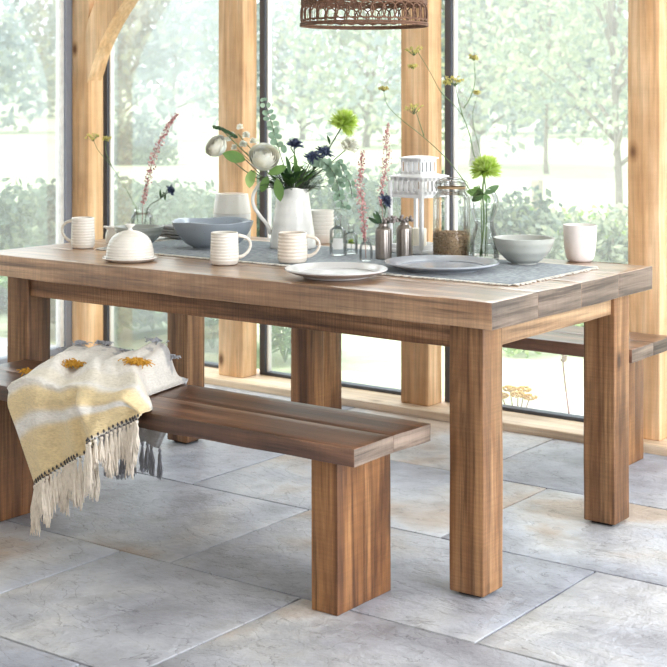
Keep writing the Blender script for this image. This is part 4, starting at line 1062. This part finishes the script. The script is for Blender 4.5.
spike([(363, 152), (361, 168), (360, 185), (362, 203), (364, 222), (365, 240)], bvd, 'pink flower spike standing in the tiny clear vase', bf, 'pink spikes at the middle of the table', 1.0)
vf = Vector((v1.x, v1.y, ZR + .09))
spike([(388, 124), (386, 140), (387, 156), (385, 172), (382, 190), (382, 206)], v1d + .03, 'taller pink flower spike rising from the left pewter vase', vf, 'pink spikes at the middle of the table', .9)
# thistles elsewhere
tj = D(171, 190, jd); thistle('blue_thistle', tj, RT + U * .3, 'single dark thistle leaning right out of the small jar', Vector((jp.x, jp.y, ZR + .112)) + RT * .02, jf + RT * .005, .022, 'stems in the small jar')
thistle('blue_thistle', D(387, 200, v1d - .02), U * .4 + RT, 'single blue thistle in the left pewter vase', Vector((v1.x, v1.y, ZR + .112)), vf, .026, 'sprigs in the pewter vases')
# seed pods
for (v_, vd_, lab, dx) in ((v1, v1d, 'grey seed pod sprig in the left pewter vase', .016), (v2, v2d, 'grey seed pod sprig in the right pewter vase', 0)):
    org = Vector((v_.x, v_.y, ZR + .098)); rt = empty('seed_pod_sprig', org); tag(rt, lab, 'foliage', 'sprigs in the pewter vases')
    m = MB(); st = MB()
    for k in range(22):
        a = R.uniform(0, 2 * PI); rr = R.uniform(.006, .032); c = RT * (math.cos(a) * rr + dx) + FW * math.sin(a) * rr * .6 + U * R.uniform(.016, .034)
        ball(m, c, R.uniform(.0042, .0062), 8, 6); tube(st, curve([(0, 0, 0), c * .5 + U * .006, c], 3), .0009, 4)
    m.build('pods', POD, rt); st.build('twig', STEMD, rt)
    if dx:
        m = MB()
        for q in ((-.03, .045), (-.036, .02), (-.02, .05)): leaf(m, RT * q[0] * .3 + U * .01, RT * q[0] + U * q[1], .045, .012, up=toCam)
        m.build('leaf', LEAFD, rt)
# green sprig in short bottle
org = Vector((b2p.x, b2p.y, ZR + .008)); rt = empty('green_sprig', org); tag(rt, 'tiny green sprig inside the shorter clear bottle', 'foliage')
m = MB(); tube(m, [(0, 0, 0), (.002, 0, .03)], .001, 5); m.build('stem', STEMG, rt)
m = MB(); pomp(m, Vector((.0, 0, .026)), U, .013, 60, .003); m.build('bloom', LIMEP, rt)
# single green bloom in the carafe
cf = Vector((cap_.x, cap_.y, ZR + .010))
hd = D(486, 171, cad); org = cf; rt = empty('green_chrysanthemum', org); tag(rt, 'large lime green shaggy bloom in the curvy glass vase', 'flower', 'stems in the curvy glass vase')
m = MB(); nk = Vector((cap_.x, cap_.y, ZR + .220)); tube(m, curve([hd - org, nk - org + RT * -.004, Vector((cap_.x, cap_.y, ZR + .112)) - org, Vector((0, 0, 0)) - RT * .012], 6), .0028, 8); m.build('stem', STEMG, rt)
m = MB(); pomp(m, hd - org, U * .9 - RT * .1, .055, 760, .0025, curl=.15); m.build('bloom', LIMEP, rt)
m = MB(); b = D(484, 194, cad - .02) - org
for (ax, L_, W_) in ((-RT + U * .15, .055, .026), (RT + U * .55, .055, .022), (-RT * .6 - U * .35, .045, .022), (RT * .35 - U * .5, .035, .02), (toCam + U * .2, .03, .02), (-RT * .9 + U * .6, .04, .018)): leaf(m, b, ax, L_, W_, up=toCam, bend=.1)
m.build('leaf', LEAFG, rt)
# fennel stems
def fennel(paths, umbels, dd, label, foot, mouthp, group, r=.0016, us=1.):
    org = foot; rt = empty('fennel_stem', org); tag(rt, label, 'flower', group); m = MB()
    for i, p_ in enumerate(paths):
        P_ = [D(x, y, dd) - org for x, y in p_]
        if i == 0: P_ = P_ + [mouthp - org, Vector((0, 0, 0))]
        cs = curve(P_, 5); tube(m, cs, [r * (.55 + .6 * k / len(cs)) for k in range(len(cs))], 6)
    m.build('stem', STEMG, rt)
    for (x, y, w_, tilt) in umbels:
        f_ = MB(); s_ = MB()
        b = D(x, y + w_ * .34, dd) - org
        for k in range(16):
            a = 2 * PI * k / 16; rr = w_ * .5 * (.2 + .8 * ((k * 5) % 16) / 16) / FPX * dd * us
            c = b + RT * math.cos(a) * rr + FW * math.sin(a) * rr + U * (w_ * R.uniform(.16, .46) / FPX * dd)
            tube(s_, [b, c], .0006, 4)
            for _ in range(12): ball(f_, c + rvec() * .0062 * R.random(), .0017, 5, 4)
        um = f_.build('umbel', UMB, rt); s_.build('spokes', STEMG, um)
    return rt
nk2 = nk + RT * .006
fennel([[(418, 52), (430, 72), (441, 92), (453, 104), (463, 117), (470, 136), (474, 155)], [(455, 84), (458, 98), (463, 117)], [(474, 62), (475, 82), (470, 98), (464, 108)]],
       [(414, 49, 20, 0), (413, 66, 10, 0), (455, 79, 22, 0), (474, 57, 11, 0), (447, 82, 8, 0)], cad + .02, 'tallest branching yellow fennel stem in the curvy glass vase', cf + RT * .004, nk2, 'stems in the curvy glass vase')
fennel([[(384, 92), (388, 106), (402, 120), (420, 134), (444, 156), (462, 178), (472, 192)], [(416, 112), (420, 124), (424, 136)]],
       [(384, 88, 11, 0), (414, 107, 22, 0)], cad - .02, 'yellow fennel stem leaning far left out of the curvy glass vase', cf - RT * .006, nk - RT * .012, 'stems in the curvy glass vase')
fennel([[(477, 97), (473, 112), (474, 128), (479, 148)]], [(477, 92, 7, 0)], cad + .04, 'short upright fennel stem behind the green bloom', cf + RT * .010, nk2, 'stems in the curvy glass vase', .0012)
fennel([[(93, 138), (98, 150), (112, 167), (124, 185), (134, 204)], [(106, 140), (106, 152), (112, 167)]], [(93, 136, 16, 0), (107, 138, 10, 0)], jd, 'thin fennel stem leaning left out of the small jar', jf - RT * .01, Vector((jp.x, jp.y, ZR + .112)) - RT * .02, 'stems in the small jar', .0013)

# ================================================================ PENDANT SHADE
WICK = plain('brown_wicker', lin(112, 80, 62), .75, .25, 60)
sx, sy = -2.526, 3.58; sd = (Vector((sx, sy, 0))).dot(FW)
RS = 63.5 / FPX * sd; z0 = CH + (HY - 24.5) / FPX * sd - .004
pl = empty('pendant_lamp', (sx, sy, z0)); tag(pl, 'round woven brown wicker pendant lampshade hanging over the table', 'lamp')
HS = .21
def ring(m, z, r, rad, wv=0, n=72, w=0):
    tube(m, [Vector(((r + wv * math.sin(k * w)) * math.cos(2 * PI * k / n), (r + wv * math.sin(k * w)) * math.sin(2 * PI * k / n), z + wv * math.cos(k * w))) for k in range(n + 1)], rad, 6, cap=False)
rr_ = lambda z: RS * (1 - .06 * z / HS)
m = MB()
for z_ in (0, .006): ring(m, z_, rr_(z_), .0032)
for z_ in (.0165,): ring(m, z_, rr_(z_), .0022)
m.build('lower_rim', WICK, pl)
m = MB()
for k in range(4):
    z_ = .066 + k * .0055; ring(m, z_, rr_(z_), .0032, .0015, 120, 1.7 + k)
for z_ in (.150, .156): ring(m, z_, rr_(z_), .003, .001, 120, 1.5)
m.build('woven_band', WICK, pl)
m = MB()
for z_ in (HS - .006, HS): ring(m, z_, rr_(z_), .0034)
m.build('upper_rim', WICK, pl)
def loops(zc, hh, n, wv, rad=.0024, ph=0., jig=.0):
    m = MB()
    for k in range(n):
        a0 = 2 * PI * (k + ph) / n; pts = []
        for j in range(17):
            b = 2 * PI * j / 16; a = a0 + wv * math.cos(b); z_ = zc + hh * math.sin(b); r_ = rr_(z_) + .0015 * math.cos(b * 2) + R.uniform(-jig, jig); pts.append((r_ * math.cos(a), r_ * math.sin(a), z_))
        tube(m, pts, rad, 5, cap=False)
    return m
loops(.038, .025, 34, .115).build('loop_lattice', WICK, pl)
loops(.118, .030, 34, .115).build('loop_lattice', WICK, pl)
loops(.180, .024, 34, .115).build('loop_lattice', WICK, pl)
m = MB()
for k in range(40):
    a = 2 * PI * k / 40; tube(m, [(rr_(0) * .99 * math.cos(a), rr_(0) * .99 * math.sin(a), .0), (rr_(HS) * .99 * math.cos(a), rr_(HS) * .99 * math.sin(a), HS)], .0011, 5)
m.build('upright_canes', WICK, pl)
m = MB()
for k in range(4):
    a = PI / 2 * k + .4; tube(m, [(rr_(HS) * math.cos(a), rr_(HS) * math.sin(a), HS), (.02 * math.cos(a), .02 * math.sin(a), HS - .01)], .002, 6)
lathe(m, [(.0, HS - .05), (.021, HS - .05), (.021, HS + .004), (.008, HS + .012), (0, HS + .012)], 20); m.build('lamp_holder', GREYM, pl)
m = MB(); lathe(m, smoothprof([(0, HS - .135), (.02, HS - .13), (.032, HS - .105), (.026, HS - .078), (.014, HS - .058), (.012, HS - .048)], 4), 24); m.build('bulb', plain('frosted_bulb', lin(240, 238, 230), .3, .01), pl)
m = MB(); tube(m, [(0, 0, HS + .01), (0, 0, 2.485 - z0)], .003, 6); lathe(m, [(.045, 2.5 - z0), (.045, 2.485 - z0), (0, 2.478 - z0)], 24); m.build('cord', GREYM, pl)
